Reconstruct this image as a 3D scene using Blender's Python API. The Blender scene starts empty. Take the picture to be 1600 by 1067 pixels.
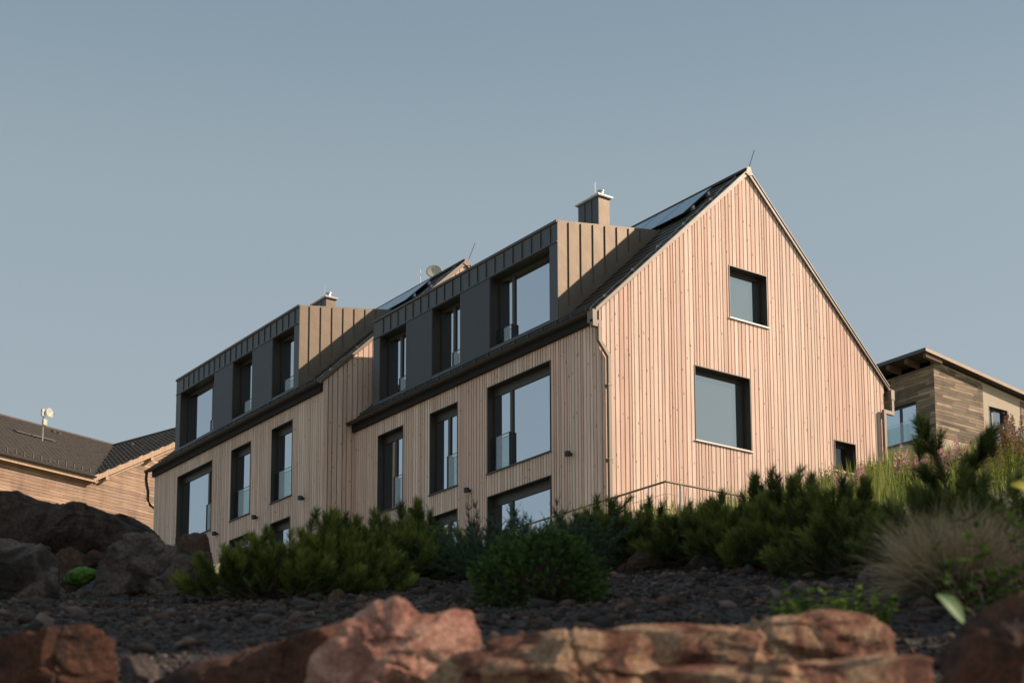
import bpy, math, random
import numpy as np
from mathutils import noise, Vector, Matrix

scene = bpy.context.scene
COL = scene.collection
rng = np.random.default_rng(7)
random.seed(7)
R_ = math.radians

# ------------------------------------------------------------------ camera
YAW, PITCH, ROLL, FPX, PY = 0.62572692, 0.14245242, -0.00273637, 2522.05, 1033.7
CAM = np.array([-24.45, -30.08, 0.0])
_cy, _sy, _cp, _sp = math.cos(YAW), math.sin(YAW), math.cos(PITCH), math.sin(PITCH)
FWD = np.array([_sy*_cp, _cy*_cp, _sp]); _r = np.array([_cy, -_sy, 0.0]); _u = np.cross(_r, FWD)
RGT = math.cos(ROLL)*_r + math.sin(ROLL)*_u
UPV = -math.sin(ROLL)*_r + math.cos(ROLL)*_u
FH = np.array([_sy, _cy, 0.0]); RH = _r
def ray(x, y): return FWD + (x-800)/FPX*RGT + (PY-y)/FPX*UPV
def at(x, y, d): return CAM + ray(x, y)*d
def onY(x, y, Y=0.0): r = ray(x, y); return CAM + r*((Y-CAM[1])/r[1])
def onX(x, y, X=0.0): r = ray(x, y); return CAM + r*((X-CAM[0])/r[0])
cam = bpy.data.cameras.new('camera'); camo = bpy.data.objects.new('camera', cam); COL.objects.link(camo)
cam.sensor_width = 36.0; cam.lens = FPX/1600*36.0
cam.shift_x = 0.0; cam.shift_y = (PY-533.5)/1600
cam.clip_start = 0.05; cam.clip_end = 3000
M = Matrix(((RGT[0], UPV[0], -FWD[0], CAM[0]), (RGT[1], UPV[1], -FWD[1], CAM[1]), (RGT[2], UPV[2], -FWD[2], CAM[2]), (0, 0, 0, 1)))
camo.matrix_world = M
cam.dof.use_dof = True; cam.dof.focus_distance = 39.0; cam.dof.aperture_fstop = 4.2
scene.camera = camo

# ------------------------------------------------------------------ world, sun, exposure
SUN = Vector((1.43, -1.0, 0.967)).normalized()
world = bpy.data.worlds.new('World'); scene.world = world; world.use_nodes = True
nt = world.node_tree; nt.nodes.clear()
out = nt.nodes.new('ShaderNodeOutputWorld'); bg = nt.nodes.new('ShaderNodeBackground')
sky = nt.nodes.new('ShaderNodeTexSky'); sky.sky_type = 'NISHITA'; sky.sun_disc = False
sky.sun_elevation = math.asin(SUN.z); sky.sun_rotation = math.atan2(SUN.x, SUN.y)
sky.altitude = 900; sky.air_density = 1.0; sky.dust_density = 1.5; sky.ozone_density = 1.2
hs = nt.nodes.new('ShaderNodeHueSaturation'); hs.inputs['Saturation'].default_value = 0.6
mx = nt.nodes.new('ShaderNodeMix'); mx.data_type = 'RGBA'; mx.blend_type = 'MIX'; mx.inputs[0].default_value = 0.7
# hazy air: paler towards the horizon, by true elevation
tcw = nt.nodes.new('ShaderNodeTexCoord'); sxw = nt.nodes.new('ShaderNodeSeparateXYZ'); rw = nt.nodes.new('ShaderNodeValToRGB'); scw = nt.nodes.new('ShaderNodeVectorMath'); scw.operation = 'SCALE'; scw.inputs['Scale'].default_value = 5
e = rw.color_ramp.elements; e[0].position = 0; e[0].color = (.70, .83, .88, 1); e[1].position = 1; e[1].color = (.56, .72, .80, 1)
for p_, c_ in ((.28, (.685, .82, .88)), (.39, (.64, .795, .87)), (.52, (.445, .63, .75))): q_ = e.new(p_); q_.color = (*c_, 1)
rw.color_ramp.interpolation = 'EASE'
nt.links.new(tcw.outputs['Generated'], sxw.inputs[0]); nt.links.new(sxw.outputs[2], rw.inputs[0]); nt.links.new(rw.outputs[0], scw.inputs[0]); nt.links.new(scw.outputs[0], mx.inputs[7])
nt.links.new(sky.outputs[0], hs.inputs['Color']); nt.links.new(hs.outputs[0], mx.inputs[6])
nt.links.new(mx.outputs[2], bg.inputs[0]); nt.links.new(bg.outputs[0], out.inputs[0])
bg.inputs[1].default_value = 0.09
sl = bpy.data.lights.new('sun', 'SUN'); sl.energy = 4.4; sl.angle = R_(0.6); sl.color = (1.0, 0.80, 0.62)
so = bpy.data.objects.new('sun', sl); COL.objects.link(so); so.rotation_euler = SUN.to_track_quat('Z', 'Y').to_euler()
vs = scene.view_settings; vs.view_transform = 'Standard'; vs.look = 'None'; vs.gamma = 1; vs.exposure = 0.35

# ------------------------------------------------------------------ helpers
def _tag(o, label=None, cat=None, group=None, kind=None):
    if label: o['label'] = label
    if cat: o['category'] = cat
    if group: o['group'] = group
    if kind: o['kind'] = kind
    return o
def thing(name, label, cat, loc=(0, 0, 0), rot=0.0, group=None):
    o = bpy.data.objects.new(name, None); COL.objects.link(o); o.location = tuple(loc); o.rotation_euler = (0, 0, rot)
    o.empty_display_size = 0.2
    return _tag(o, label, cat, group)
def raw(name, V, F, mats, parent=None, tone=None, mi=None, smooth=False):
    """mesh object from arrays; tone = per-face (r,g,b)"""
    me = bpy.data.meshes.new(name)
    V = np.asarray(V, float)
    if isinstance(F, np.ndarray):
        nf, k = F.shape
        me.vertices.add(len(V)); me.vertices.foreach_set('co', V.ravel())
        me.loops.add(nf*k); me.loops.foreach_set('vertex_index', F.ravel().astype(np.int32))
        me.polygons.add(nf); me.polygons.foreach_set('loop_start', np.arange(0, nf*k, k, dtype=np.int32))
        me.update(calc_edges=True)
    else:
        me.from_pydata([tuple(v) for v in V], [], F)
    for m in (mats if isinstance(mats, (list, tuple)) else [mats]): me.materials.append(m)
    if mi is not None: me.polygons.foreach_set('material_index', np.asarray(mi, np.int32))
    if tone is not None:
        a = me.attributes.new('tone', 'FLOAT_COLOR', 'FACE')
        t = np.ones((len(me.polygons), 4)); t[:, :3] = np.asarray(tone); a.data.foreach_set('color', t.ravel())
    if smooth: me.polygons.foreach_set('use_smooth', np.ones(len(me.polygons), bool))
    me.update()
    o = bpy.data.objects.new(name, me); COL.objects.link(o)
    if parent: o.parent = parent
    return o
class MB:
    def __init__(s, off=(0, 0, 0)): s.v = []; s.f = []; s.t = []; s.m = []; s.off = np.asarray(off, float)
    def poly(s, pts, faces, tone=(.5, .5, .5), mi=0):
        n = len(s.v); s.v += [tuple(np.asarray(p, float)-s.off) for p in pts]
        for f in faces: s.f.append([n+i for i in f]); s.t.append(tone); s.m.append(mi)
    def box(s, x0, x1, y0, y1, z0, z1, tone=(.5, .5, .5), mi=0):
        p = [(x0,y0,z0),(x1,y0,z0),(x1,y1,z0),(x0,y1,z0),(x0,y0,z1),(x1,y0,z1),(x1,y1,z1),(x0,y1,z1)]
        s.poly(p, [(0,3,2,1),(4,5,6,7),(0,1,5,4),(1,2,6,5),(2,3,7,6),(3,0,4,7)], tone, mi)
    def hexa(s, p, tone=(.5, .5, .5), mi=0):
        s.poly(p, [(0,3,2,1),(4,5,6,7),(0,1,5,4),(1,2,6,5),(2,3,7,6),(3,0,4,7)], tone, mi)
    def prism(s, pts, vec, tone=(.5, .5, .5), mi=0):
        n = len(pts); vec = np.asarray(vec, float); pts = [np.asarray(p, float) for p in pts]
        s.poly(pts+[p+vec for p in pts], [tuple(range(n))[::-1], tuple(range(n, 2*n))]+[(i, (i+1) % n, n+(i+1) % n, n+i) for i in range(n)], tone, mi)
    def tube(s, pts, r, n=8, tone=(.5, .5, .5), mi=0, square=False):
        pts = [np.asarray(p, float) for p in pts]; rr = r if hasattr(r, '__len__') else [r]*len(pts)
        rings = []; ref = np.array([0, 0, 1.0])
        for i, p in enumerate(pts):
            t = pts[min(i+1, len(pts)-1)]-pts[max(i-1, 0)]; t /= (np.linalg.norm(t)+1e-9)
            if abs(t@ref) > .95: rf = np.array([0.0, 1, 0])
            else: rf = ref
            a = np.cross(t, rf); a /= np.linalg.norm(a); b = np.cross(a, t)
            if rings and not square:
                pass
            rings.append([p+rr[i]*(math.cos(2*math.pi*(k+.5*square)/n)*a+math.sin(2*math.pi*(k+.5*square)/n)*b) for k in range(n)])
        V = [q for g in rings for q in g]; F = []
        for i in range(len(pts)-1):
            for k in range(n): F.append((i*n+k, i*n+(k+1) % n, (i+1)*n+(k+1) % n, (i+1)*n+k))
        F.append(tuple(range(n))[::-1]); F.append(tuple((len(pts)-1)*n+k for k in range(n)))
        s.poly(V, F, tone, mi)
    def build(s, name, mats, parent=None, smooth=False):
        return raw(name, s.v, s.f, mats, parent, s.t, s.m, smooth)

# ------------------------------------------------------------------ materials
def new_mat(name):
    m = bpy.data.materials.new(name); m.use_nodes = True; t = m.node_tree
    return m, t, t.nodes['Principled BSDF']
def N(t, typ, **kw):
    n = t.nodes.new(typ)
    for k, v in kw.items(): setattr(n, k, v)
    return n
def simple(name, col, rough=.6, metal=0.0, var=.15, scale=8.0, bump=.0, bscale=60.0, spec=.5):
    m, t, b = new_mat(name)
    b.inputs['Roughness'].default_value = rough; b.inputs['Metallic'].default_value = metal
    b.inputs['Specular IOR Level'].default_value = spec
    tc = N(t, 'ShaderNodeTexCoord'); nz = N(t, 'ShaderNodeTexNoise'); nz.inputs['Scale'].default_value = scale; nz.inputs['Detail'].default_value = 5
    t.links.new(tc.outputs['Object'], nz.inputs['Vector'])
    r = N(t, 'ShaderNodeMapRange'); r.inputs[1].default_value = .3; r.inputs[2].default_value = .7; r.inputs[3].default_value = 1-var; r.inputs[4].default_value = 1+var
    t.links.new(nz.outputs['Fac'], r.inputs[0])
    mu = N(t, 'ShaderNodeMix', data_type='RGBA', blend_type='MULTIPLY'); mu.inputs[0].default_value = 1; mu.inputs[6].default_value = (*col, 1)
    t.links.new(r.outputs[0], mu.inputs[7]); t.links.new(mu.outputs[2], b.inputs['Base Color'])
    r2 = N(t, 'ShaderNodeMapRange'); r2.inputs[3].default_value = max(0, rough-.08); r2.inputs[4].default_value = min(1, rough+.1)
    t.links.new(nz.outputs['Fac'], r2.inputs[0]); t.links.new(r2.outputs[0], b.inputs['Roughness'])
    if bump:
        n2 = N(t, 'ShaderNodeTexNoise'); n2.inputs['Scale'].default_value = bscale; n2.inputs['Detail'].default_value = 4
        t.links.new(tc.outputs['Object'], n2.inputs['Vector'])
        bp = N(t, 'ShaderNodeBump'); bp.inputs['Strength'].default_value = bump; bp.inputs['Distance'].default_value = .02
        t.links.new(n2.outputs['Fac'], bp.inputs['Height']); t.links.new(bp.outputs[0], b.inputs['Normal'])
    return m
def wood(name, c_light, c_dark, c_grey, grain=(14, 14, .7), knot=(7, 7, 1.6), knotcol=(.16, .07, .035), streak=.3, dirt=0.0, dirt_scale=.5):
    m, t, b = new_mat(name); b.inputs['Roughness'].default_value = .72; b.inputs['Specular IOR Level'].default_value = .25
    at_ = N(t, 'ShaderNodeAttribute', attribute_name='tone'); sp = N(t, 'ShaderNodeSeparateColor'); t.links.new(at_.outputs['Color'], sp.inputs[0])
    tc = N(t, 'ShaderNodeTexCoord')
    ofs = N(t, 'ShaderNodeVectorMath', operation='SCALE'); ofs.inputs['Scale'].default_value = 37.0
    t.links.new(at_.outputs['Color'], ofs.inputs[0])
    def mapped(sc):
        mp = N(t, 'ShaderNodeMapping'); mp.inputs['Scale'].default_value = sc; t.links.new(tc.outputs['Object'], mp.inputs['Vector'])
        ad = N(t, 'ShaderNodeVectorMath', operation='ADD'); t.links.new(mp.outputs[0], ad.inputs[0]); t.links.new(ofs.outputs[0], ad.inputs[1]); return ad
    base = N(t, 'ShaderNodeMix', data_type='RGBA'); base.inputs[6].default_value = (*c_dark, 1); base.inputs[7].default_value = (*c_light, 1)
    t.links.new(sp.outputs[0], base.inputs[0])
    g = N(t, 'ShaderNodeTexNoise'); g.inputs['Scale'].default_value = 1; g.inputs['Detail'].default_value = 6; g.inputs['Roughness'].default_value = .65
    t.links.new(mapped(grain).outputs[0], g.inputs['Vector'])
    gr = N(t, 'ShaderNodeMapRange'); gr.inputs[1].default_value = .3; gr.inputs[2].default_value = .7; gr.inputs[3].default_value = 1-streak; gr.inputs[4].default_value = 1+streak*.6
    t.links.new(g.outputs['Fac'], gr.inputs[0])
    m1 = N(t, 'ShaderNodeMix', data_type='RGBA', blend_type='MULTIPLY'); m1.inputs[0].default_value = 1
    t.links.new(base.outputs[2], m1.inputs[6]); t.links.new(gr.outputs[0], m1.inputs[7])
    m2 = N(t, 'ShaderNodeMix', data_type='RGBA'); m2.inputs[7].default_value = (*c_grey, 1)
    t.links.new(m1.outputs[2], m2.inputs[6])
    g2 = N(t, 'ShaderNodeMath', operation='MULTIPLY'); g2.inputs[1].default_value = .55; t.links.new(sp.outputs[1], g2.inputs[0]); t.links.new(g2.outputs[0], m2.inputs[0])
    v = N(t, 'ShaderNodeTexVoronoi'); v.inputs['Scale'].default_value = 1; t.links.new(mapped(knot).outputs[0], v.inputs['Vector'])
    kr = N(t, 'ShaderNodeMapRange'); kr.inputs[1].default_value = .07; kr.inputs[2].default_value = .13; kr.inputs[3].default_value = .8; kr.inputs[4].default_value = 0
    t.links.new(v.outputs['Distance'], kr.inputs[0])
    m3 = N(t, 'ShaderNodeMix', data_type='RGBA'); m3.inputs[7].default_value = (*knotcol, 1)
    t.links.new(m2.outputs[2], m3.inputs[6]); t.links.new(kr.outputs[0], m3.inputs[0])
    last = m3
    if dirt:
        dn = N(t, 'ShaderNodeTexNoise'); dn.inputs['Scale'].default_value = dirt_scale; dn.inputs['Detail'].default_value = 5
        mp = N(t, 'ShaderNodeMapping'); mp.inputs['Scale'].default_value = (1, 1, .35); t.links.new(tc.outputs['Object'], mp.inputs[0]); t.links.new(mp.outputs[0], dn.inputs['Vector'])
        dr = N(t, 'ShaderNodeMapRange'); dr.inputs[1].default_value = .45; dr.inputs[2].default_value = .7; dr.inputs[3].default_value = 1; dr.inputs[4].default_value = 1-dirt
        t.links.new(dn.outputs['Fac'], dr.inputs[0])
        m4 = N(t, 'ShaderNodeMix', data_type='RGBA', blend_type='MULTIPLY'); m4.inputs[0].default_value = 1
        t.links.new(m3.outputs[2], m4.inputs[6]); t.links.new(dr.outputs[0], m4.inputs[7]); last = m4
    t.links.new(last.outputs[2], b.inputs['Base Color'])
    bp = N(t, 'ShaderNodeBump'); bp.inputs['Strength'].default_value = .35; bp.inputs['Distance'].default_value = .004
    t.links.new(g.outputs['Fac'], bp.inputs['Height']); t.links.new(bp.outputs[0], b.inputs['Normal'])
    return m
def glass_mat(name, tint=(.60, .66, .71), refl=.60, dark=(.018, .022, .024)):
    m = bpy.data.materials.new(name); m.use_nodes = True; t = m.node_tree; t.nodes.clear()
    o = N(t, 'ShaderNodeOutputMaterial'); mix = N(t, 'ShaderNodeMixShader'); g = N(t, 'ShaderNodeBsdfGlossy'); d = N(t, 'ShaderNodeBsdfDiffuse')
    g.inputs['Color'].default_value = (*tint, 1); g.inputs['Roughness'].default_value = .015; d.inputs['Color'].default_value = (*dark, 1)
    lw = N(t, 'ShaderNodeFresnel'); lw.inputs['IOR'].default_value = 1.6
    r = N(t, 'ShaderNodeMapRange'); r.inputs[1].default_value = .04; r.inputs[2].default_value = .5; r.inputs[3].default_value = refl; r.inputs[4].default_value = .95
    t.links.new(lw.outputs[0], r.inputs[0]); t.links.new(r.outputs[0], mix.inputs[0])
    t.links.new(d.outputs[0], mix.inputs[1]); t.links.new(g.outputs[0], mix.inputs[2]); t.links.new(mix.outputs[0], o.inputs[0])
    tc = N(t, 'ShaderNodeTexCoord'); nz = N(t, 'ShaderNodeTexNoise'); nz.inputs['Scale'].default_value = .7; nz.inputs['Detail'].default_value = 0
    t.links.new(tc.outputs['Object'], nz.inputs['Vector'])
    bp = N(t, 'ShaderNodeBump'); bp.inputs['Strength'].default_value = .05; bp.inputs['Distance'].default_value = .05
    t.links.new(nz.outputs['Fac'], bp.inputs['Height']); t.links.new(bp.outputs[0], g.inputs['Normal'])
    return m
def clear_glass(name):
    m = bpy.data.materials.new(name); m.use_nodes = True; t = m.node_tree; t.nodes.clear()
    o = N(t, 'ShaderNodeOutputMaterial'); mix = N(t, 'ShaderNodeMixShader'); g = N(t, 'ShaderNodeBsdfGlossy'); d = N(t, 'ShaderNodeBsdfTransparent')
    g.inputs['Roughness'].default_value = .02; g.inputs['Color'].default_value = (.85, .93, .93, 1); d.inputs['Color'].default_value = (.86, .90, .885, 1); mix.inputs[0].default_value = .15
    t.links.new(d.outputs[0], mix.inputs[1]); t.links.new(g.outputs[0], mix.inputs[2]); t.links.new(mix.outputs[0], o.inputs[0])
    return m
def leafy(name, c1, c2, scale=3.0, trans=.25, rough=.6):
    m, t, b = new_mat(name); b.inputs['Roughness'].default_value = rough; b.inputs['Specular IOR Level'].default_value = .3
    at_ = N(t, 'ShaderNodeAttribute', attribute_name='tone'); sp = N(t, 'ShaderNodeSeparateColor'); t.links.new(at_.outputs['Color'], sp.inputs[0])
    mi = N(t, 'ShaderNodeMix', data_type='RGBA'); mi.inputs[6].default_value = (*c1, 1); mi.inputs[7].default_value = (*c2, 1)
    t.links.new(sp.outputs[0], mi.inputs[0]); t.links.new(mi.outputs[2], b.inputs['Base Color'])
    if trans:
        o = t.nodes['Material Output']; mix = N(t, 'ShaderNodeMixShader'); tr = N(t, 'ShaderNodeBsdfTranslucent'); mix.inputs[0].default_value = trans
        t.links.new(mi.outputs[2], tr.inputs[0]); t.links.new(b.outputs[0], mix.inputs[1]); t.links.new(tr.outputs[0], mix.inputs[2]); t.links.new(mix.outputs[0], o.inputs[0])
    return m
def rock_mat(name, cols, scale=3.0, bump=.6):
    m, t, b = new_mat(name); b.inputs['Roughness'].default_value = .85; b.inputs['Specular IOR Level'].default_value = .25
    tc = N(t, 'ShaderNodeTexCoord'); oi = N(t, 'ShaderNodeObjectInfo')
    ad = N(t, 'ShaderNodeVectorMath', operation='ADD'); ml = N(t, 'ShaderNodeMath', operation='MULTIPLY'); ml.inputs[1].default_value = 50
    t.links.new(oi.outputs['Random'], ml.inputs[0]); t.links.new(tc.outputs['Object'], ad.inputs[0]); t.links.new(ml.outputs[0], ad.inputs[1])
    n1 = N(t, 'ShaderNodeTexNoise'); n1.inputs['Scale'].default_value = scale; n1.inputs['Detail'].default_value = 8; n1.inputs['Roughness'].default_value = .62; n1.inputs['Distortion'].default_value = .8
    t.links.new(ad.outputs[0], n1.inputs['Vector'])
    cr = N(t, 'ShaderNodeValToRGB'); e = cr.color_ramp.elements
    ps = np.linspace(.3, .72, len(cols)); e[0].position = ps[0]; e[0].color = (*cols[0], 1); e[1].position = ps[-1]; e[1].color = (*cols[-1], 1)
    for p, c in zip(ps[1:-1], cols[1:-1]): q = e.new(p); q.color = (*c, 1)
    t.links.new(n1.outputs['Fac'], cr.inputs[0])
    n2 = N(t, 'ShaderNodeTexNoise'); n2.inputs['Scale'].default_value = scale*14; n2.inputs['Detail'].default_value = 6
    t.links.new(ad.outputs[0], n2.inputs['Vector'])
    r = N(t, 'ShaderNodeMapRange'); r.inputs[1].default_value = .3; r.inputs[2].default_value = .7; r.inputs[3].default_value = .6; r.inputs[4].default_value = 1.35
    t.links.new(n2.outputs['Fac'], r.inputs[0])
    mu = N(t, 'ShaderNodeMix', data_type='RGBA', blend_type='MULTIPLY'); mu.inputs[0].default_value = 1
    t.links.new(cr.outputs[0], mu.inputs[6]); t.links.new(r.outputs[0], mu.inputs[7]); t.links.new(mu.outputs[2], b.inputs['Base Color'])
    n3 = N(t, 'ShaderNodeTexNoise'); n3.inputs['Scale'].default_value = scale*5; n3.inputs['Detail'].default_value = 9; n3.inputs['Roughness'].default_value = .7
    t.links.new(ad.outputs[0], n3.inputs['Vector'])
    bp = N(t, 'ShaderNodeBump'); bp.inputs['Strength'].default_value = bump; bp.inputs['Distance'].default_value = .03
    t.links.new(n3.outputs['Fac'], bp.inputs['Height']); t.links.new(bp.outputs[0], b.inputs['Normal'])
    return m

LARCH = wood('larch_boards', (.90, .695, .575), (.73, .485, .385), (.66, .54, .44), knot=(6.5, 6.5, 2.6), knotcol=(.20, .09, .05), streak=.2, dirt=.10)
LARCH_H = wood('larch_horizontal', (.58, .40, .28), (.33, .205, .14), (.28, .21, .165), grain=(.6, .6, 10), knot=(1.6, 1.6, 7), streak=.45, dirt=.3, dirt_scale=1.4)
OLDWOOD = wood('weathered_boards', (.50, .38, .255), (.085, .058, .038), (.17, .135, .10), grain=(.9, .9, 16), knot=(1.6, 1.6, 6), streak=.6, dirt=.35, dirt_scale=.9)
PALEWOOD = wood('pale_fascia_wood', (.62, .44, .30), (.5, .34, .22), (.4, .3, .22))
BATTEN = simple('dark_backing', (.018, .011, .008), .95)
METAL = simple('brown_sheet_metal', (.185, .143, .104), .55, .45, .10, 2.0, .45, 2.6)
METALT = simple('brown_gutter_metal', (.20, .145, .095), .45, 0, .1, 5)
GUTM = simple('dark_gutter_metal', (.050, .036, .027), .5, 0, .1, 5)
SOFF = simple('dark_soffit', (.014, .010, .008), .8)
ANTH = simple('anthracite_panel', (.046, .053, .064), .5, 0, .08, 1.5)
SEAM = simple('anthracite_sheet', (.066, .073, .080), .42, 0, .12, 2.5, .15, 3)
FRAME = simple('dark_bronze_frame', (.045, .038, .030), .45, 0, .1, 3)
TILE = simple('dark_roof_shingle', (.045, .037, .030), .55, 0, .25, 6, .3, 40)
TILE2 = simple('brown_roof_tile', (.082, .068, .055), .6, 0, .25, 5, .3, 40)
STEEL = simple('galvanised_steel', (.55, .53, .50), .4, .6, .1, 20)
ALU = simple('pale_sill_metal', (.58, .53, .50), .4, .2, .05, 20)
RAFT = simple('dark_rafter_wood', (.11, .07, .045), .8, 0, .2, 8)
BLACK = simple('black_lamp_metal', (.02, .02, .022), .4, 0, .1, 20)
PLASTER = simple('beige_render', (.52, .44, .33), .9, 0, .06, 4, .2, 90)
PANE = glass_mat('window_glass')
PANE_G = glass_mat('gable_window_glass', (.68, .75, .74), .55, (.06, .065, .06))
PANE_L = glass_mat('low_window_glass', (.5, .52, .5), .12, (.02, .02, .018))
PANEL = glass_mat('solar_glass', (.55, .62, .68), .35, (.012, .018, .03))
CLEAR = clear_glass('balustrade_glass')
RODM = simple('lightning_rod_metal', (.10, .10, .10), .5, .5)
WIRE = simple('conductor_wire', (.5, .48, .45), .4, .7)
DISHM = simple('dish_enamel', (.50, .47, .38), .5, 0, .08, 8)

# ------------------------------------------------------------------ board cladding
def vboards(mb, u0, u1, zb, ztop, openings, P, inward, w=(.095, .14), gap=.032, th=.046, cuts=(), r=random, tone_lo=0.0):
    """vertical boards: P(u,z) -> point on outer face; inward = unit vector into the wall"""
    inward = np.asarray(inward, float)
    cutl = sorted(set([c for o in openings for c in (o[0], o[1])]+list(cuts)))
    def strips(a, b):
        cs = [a]+[c for c in cutl if a+1e-4 < c < b-1e-4]+[b]
        return list(zip(cs[:-1], cs[1:]))
    def spans(a, b):
        m = (a+b)/2; segs = [(zb, None)]
        blk = sorted([(o[2], o[3]) for o in openings if o[0] <= m <= o[1]])
        lo = zb; res = []
        for z0, z1 in blk:
            if z0 > lo: res.append((lo, z0))
            lo = max(lo, z1)
        res.append((lo, None)); return res
    def put(a, b, off, thk, tone, mi):
        for s0, s1 in strips(a, b):
            for lo, hi in spans(s0, s1):
                ta, tb = (ztop(s0+1e-5), ztop(s1-1e-5)) if hi is None else (hi, hi)
                if min(ta, tb) <= lo: ta = max(ta, lo+.001); tb = max(tb, lo+.001)
                o = inward*off
                p = [P(s0, lo)+o, P(s1, lo)+o, P(s1, lo)+o+inward*thk, P(s0, lo)+o+inward*thk,
                     P(s0, ta)+o, P(s1, tb)+o, P(s1, tb)+o+inward*thk, P(s0, ta)+o+inward*thk]
                mb.hexa(p, tone, mi)
    u = u0
    while u < u1-1e-6:
        ww = r.choice([w[0], w[1], w[1], (w[0]+w[1])/2])*r.uniform(.94, 1.06); e = min(u+ww, u1)
        if u1-e < w[0]*.5: e = u1
        tone = (r.betavariate(1.1, 1.0), r.random()**3, r.random())
        put(u, e-gap if e < u1 else e, r.uniform(0, .004), th, tone, 0)
        u = e
    put(u0+.065, u1-.065, th+.012, .2, (.5, .5, .5), 1)

def window(parent, u0, u1, z0, z1, P, inward, L, recess=.2, mull=None, rail=None, frame_mat=None, sill='dark', pane_mat=None, topbox=.24, fw=.075, railh=1.0, name='window', front=.014):
    """P(u,z,d). parts: window(lining+sash) > pane, balustrade, sill"""
    fm = frame_mat or FRAME
    def bx(mb, a0, a1, d0, d1, c0, c1, mi=0):
        p = [P(a0,c0,d0),P(a1,c0,d0),P(a1,c0,d1),P(a0,c0,d1),P(a0,c1,d0),P(a1,c1,d0),P(a1,c1,d1),P(a0,c1,d1)]
        mb.hexa(p, (.5, .5, .5), mi)
    m = MB(L); t = .022
    bx(m, u0, u0+t, -front, recess+.08, z0, z1); bx(m, u1-t, u1, -front, recess+.08, z0, z1)
    bx(m, u0+t, u1-t, -front, recess+.08, z1-t, z1); bx(m, u0+t, u1-t, -front*.5, recess+.08, z0, z0+t)
    a, b, c, d = u0+t, u1-t, z0+t, z1-t
    bx(m, a, b, recess, recess+.07, d-topbox, d)
    bx(m, a, b, recess, recess+.07, c, c+fw)
    bx(m, a, a+fw, recess, recess+.07, c+fw, d-topbox); bx(m, b-fw, b, recess, recess+.07, c+fw, d-topbox)
    if mull is not None:
        bx(m, mull-fw*.75, mull+fw*.75, recess-.01, recess+.07, c+fw, d-topbox)
    w = m.build(name, fm, parent)
    edges = [a+fw, b-fw] if mull is None else [a+fw, mull-fw*.75, mull+fw*.75, b-fw]
    for e0, e1 in zip(edges[::2], edges[1::2]):
        g = MB(L); bx(g, e0, e1, recess+.03, recess+.05, c+fw, d-topbox); g.build('pane', pane_mat or PANE, w)
    bk = MB(L); bx(bk, a, b, recess+.07, recess+.075, c, d); bk.build('blind', ANTH, w)
    if sill:
        s = MB(L); bx(s, u0-.03, u1+.03, -.05, 0.0, z0-.028, z0-.002); bx(s, u0+t, u1-t, 0.0, recess, z0+t+.001, z0+t+.008)
        s.build('sill', ALU if sill == 'light' else METALT if sill == 'brown' else ANTH, w)
    if rail:
        r0, r1 = rail; dd = recess-.12; g = MB(L); bx(g, r0+.03, r1-.03, dd+.05, dd+.062, z0+.05, z0+railh); gg = g.build('balustrade', CLEAR, w)
        q = MB(L); bx(q, r0, r0+.03, dd+.035, dd+.08, z0+.02, z0+railh+.01); bx(q, r1-.03, r1, dd+.035, dd+.08, z0+.02, z0+railh+.01)
        bx(q, r0+.03, r1-.03, dd+.045, dd+.068, z0+railh, z0+railh+.012)
        q.build('balustrade_post', BLACK, w)
    return w

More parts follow.
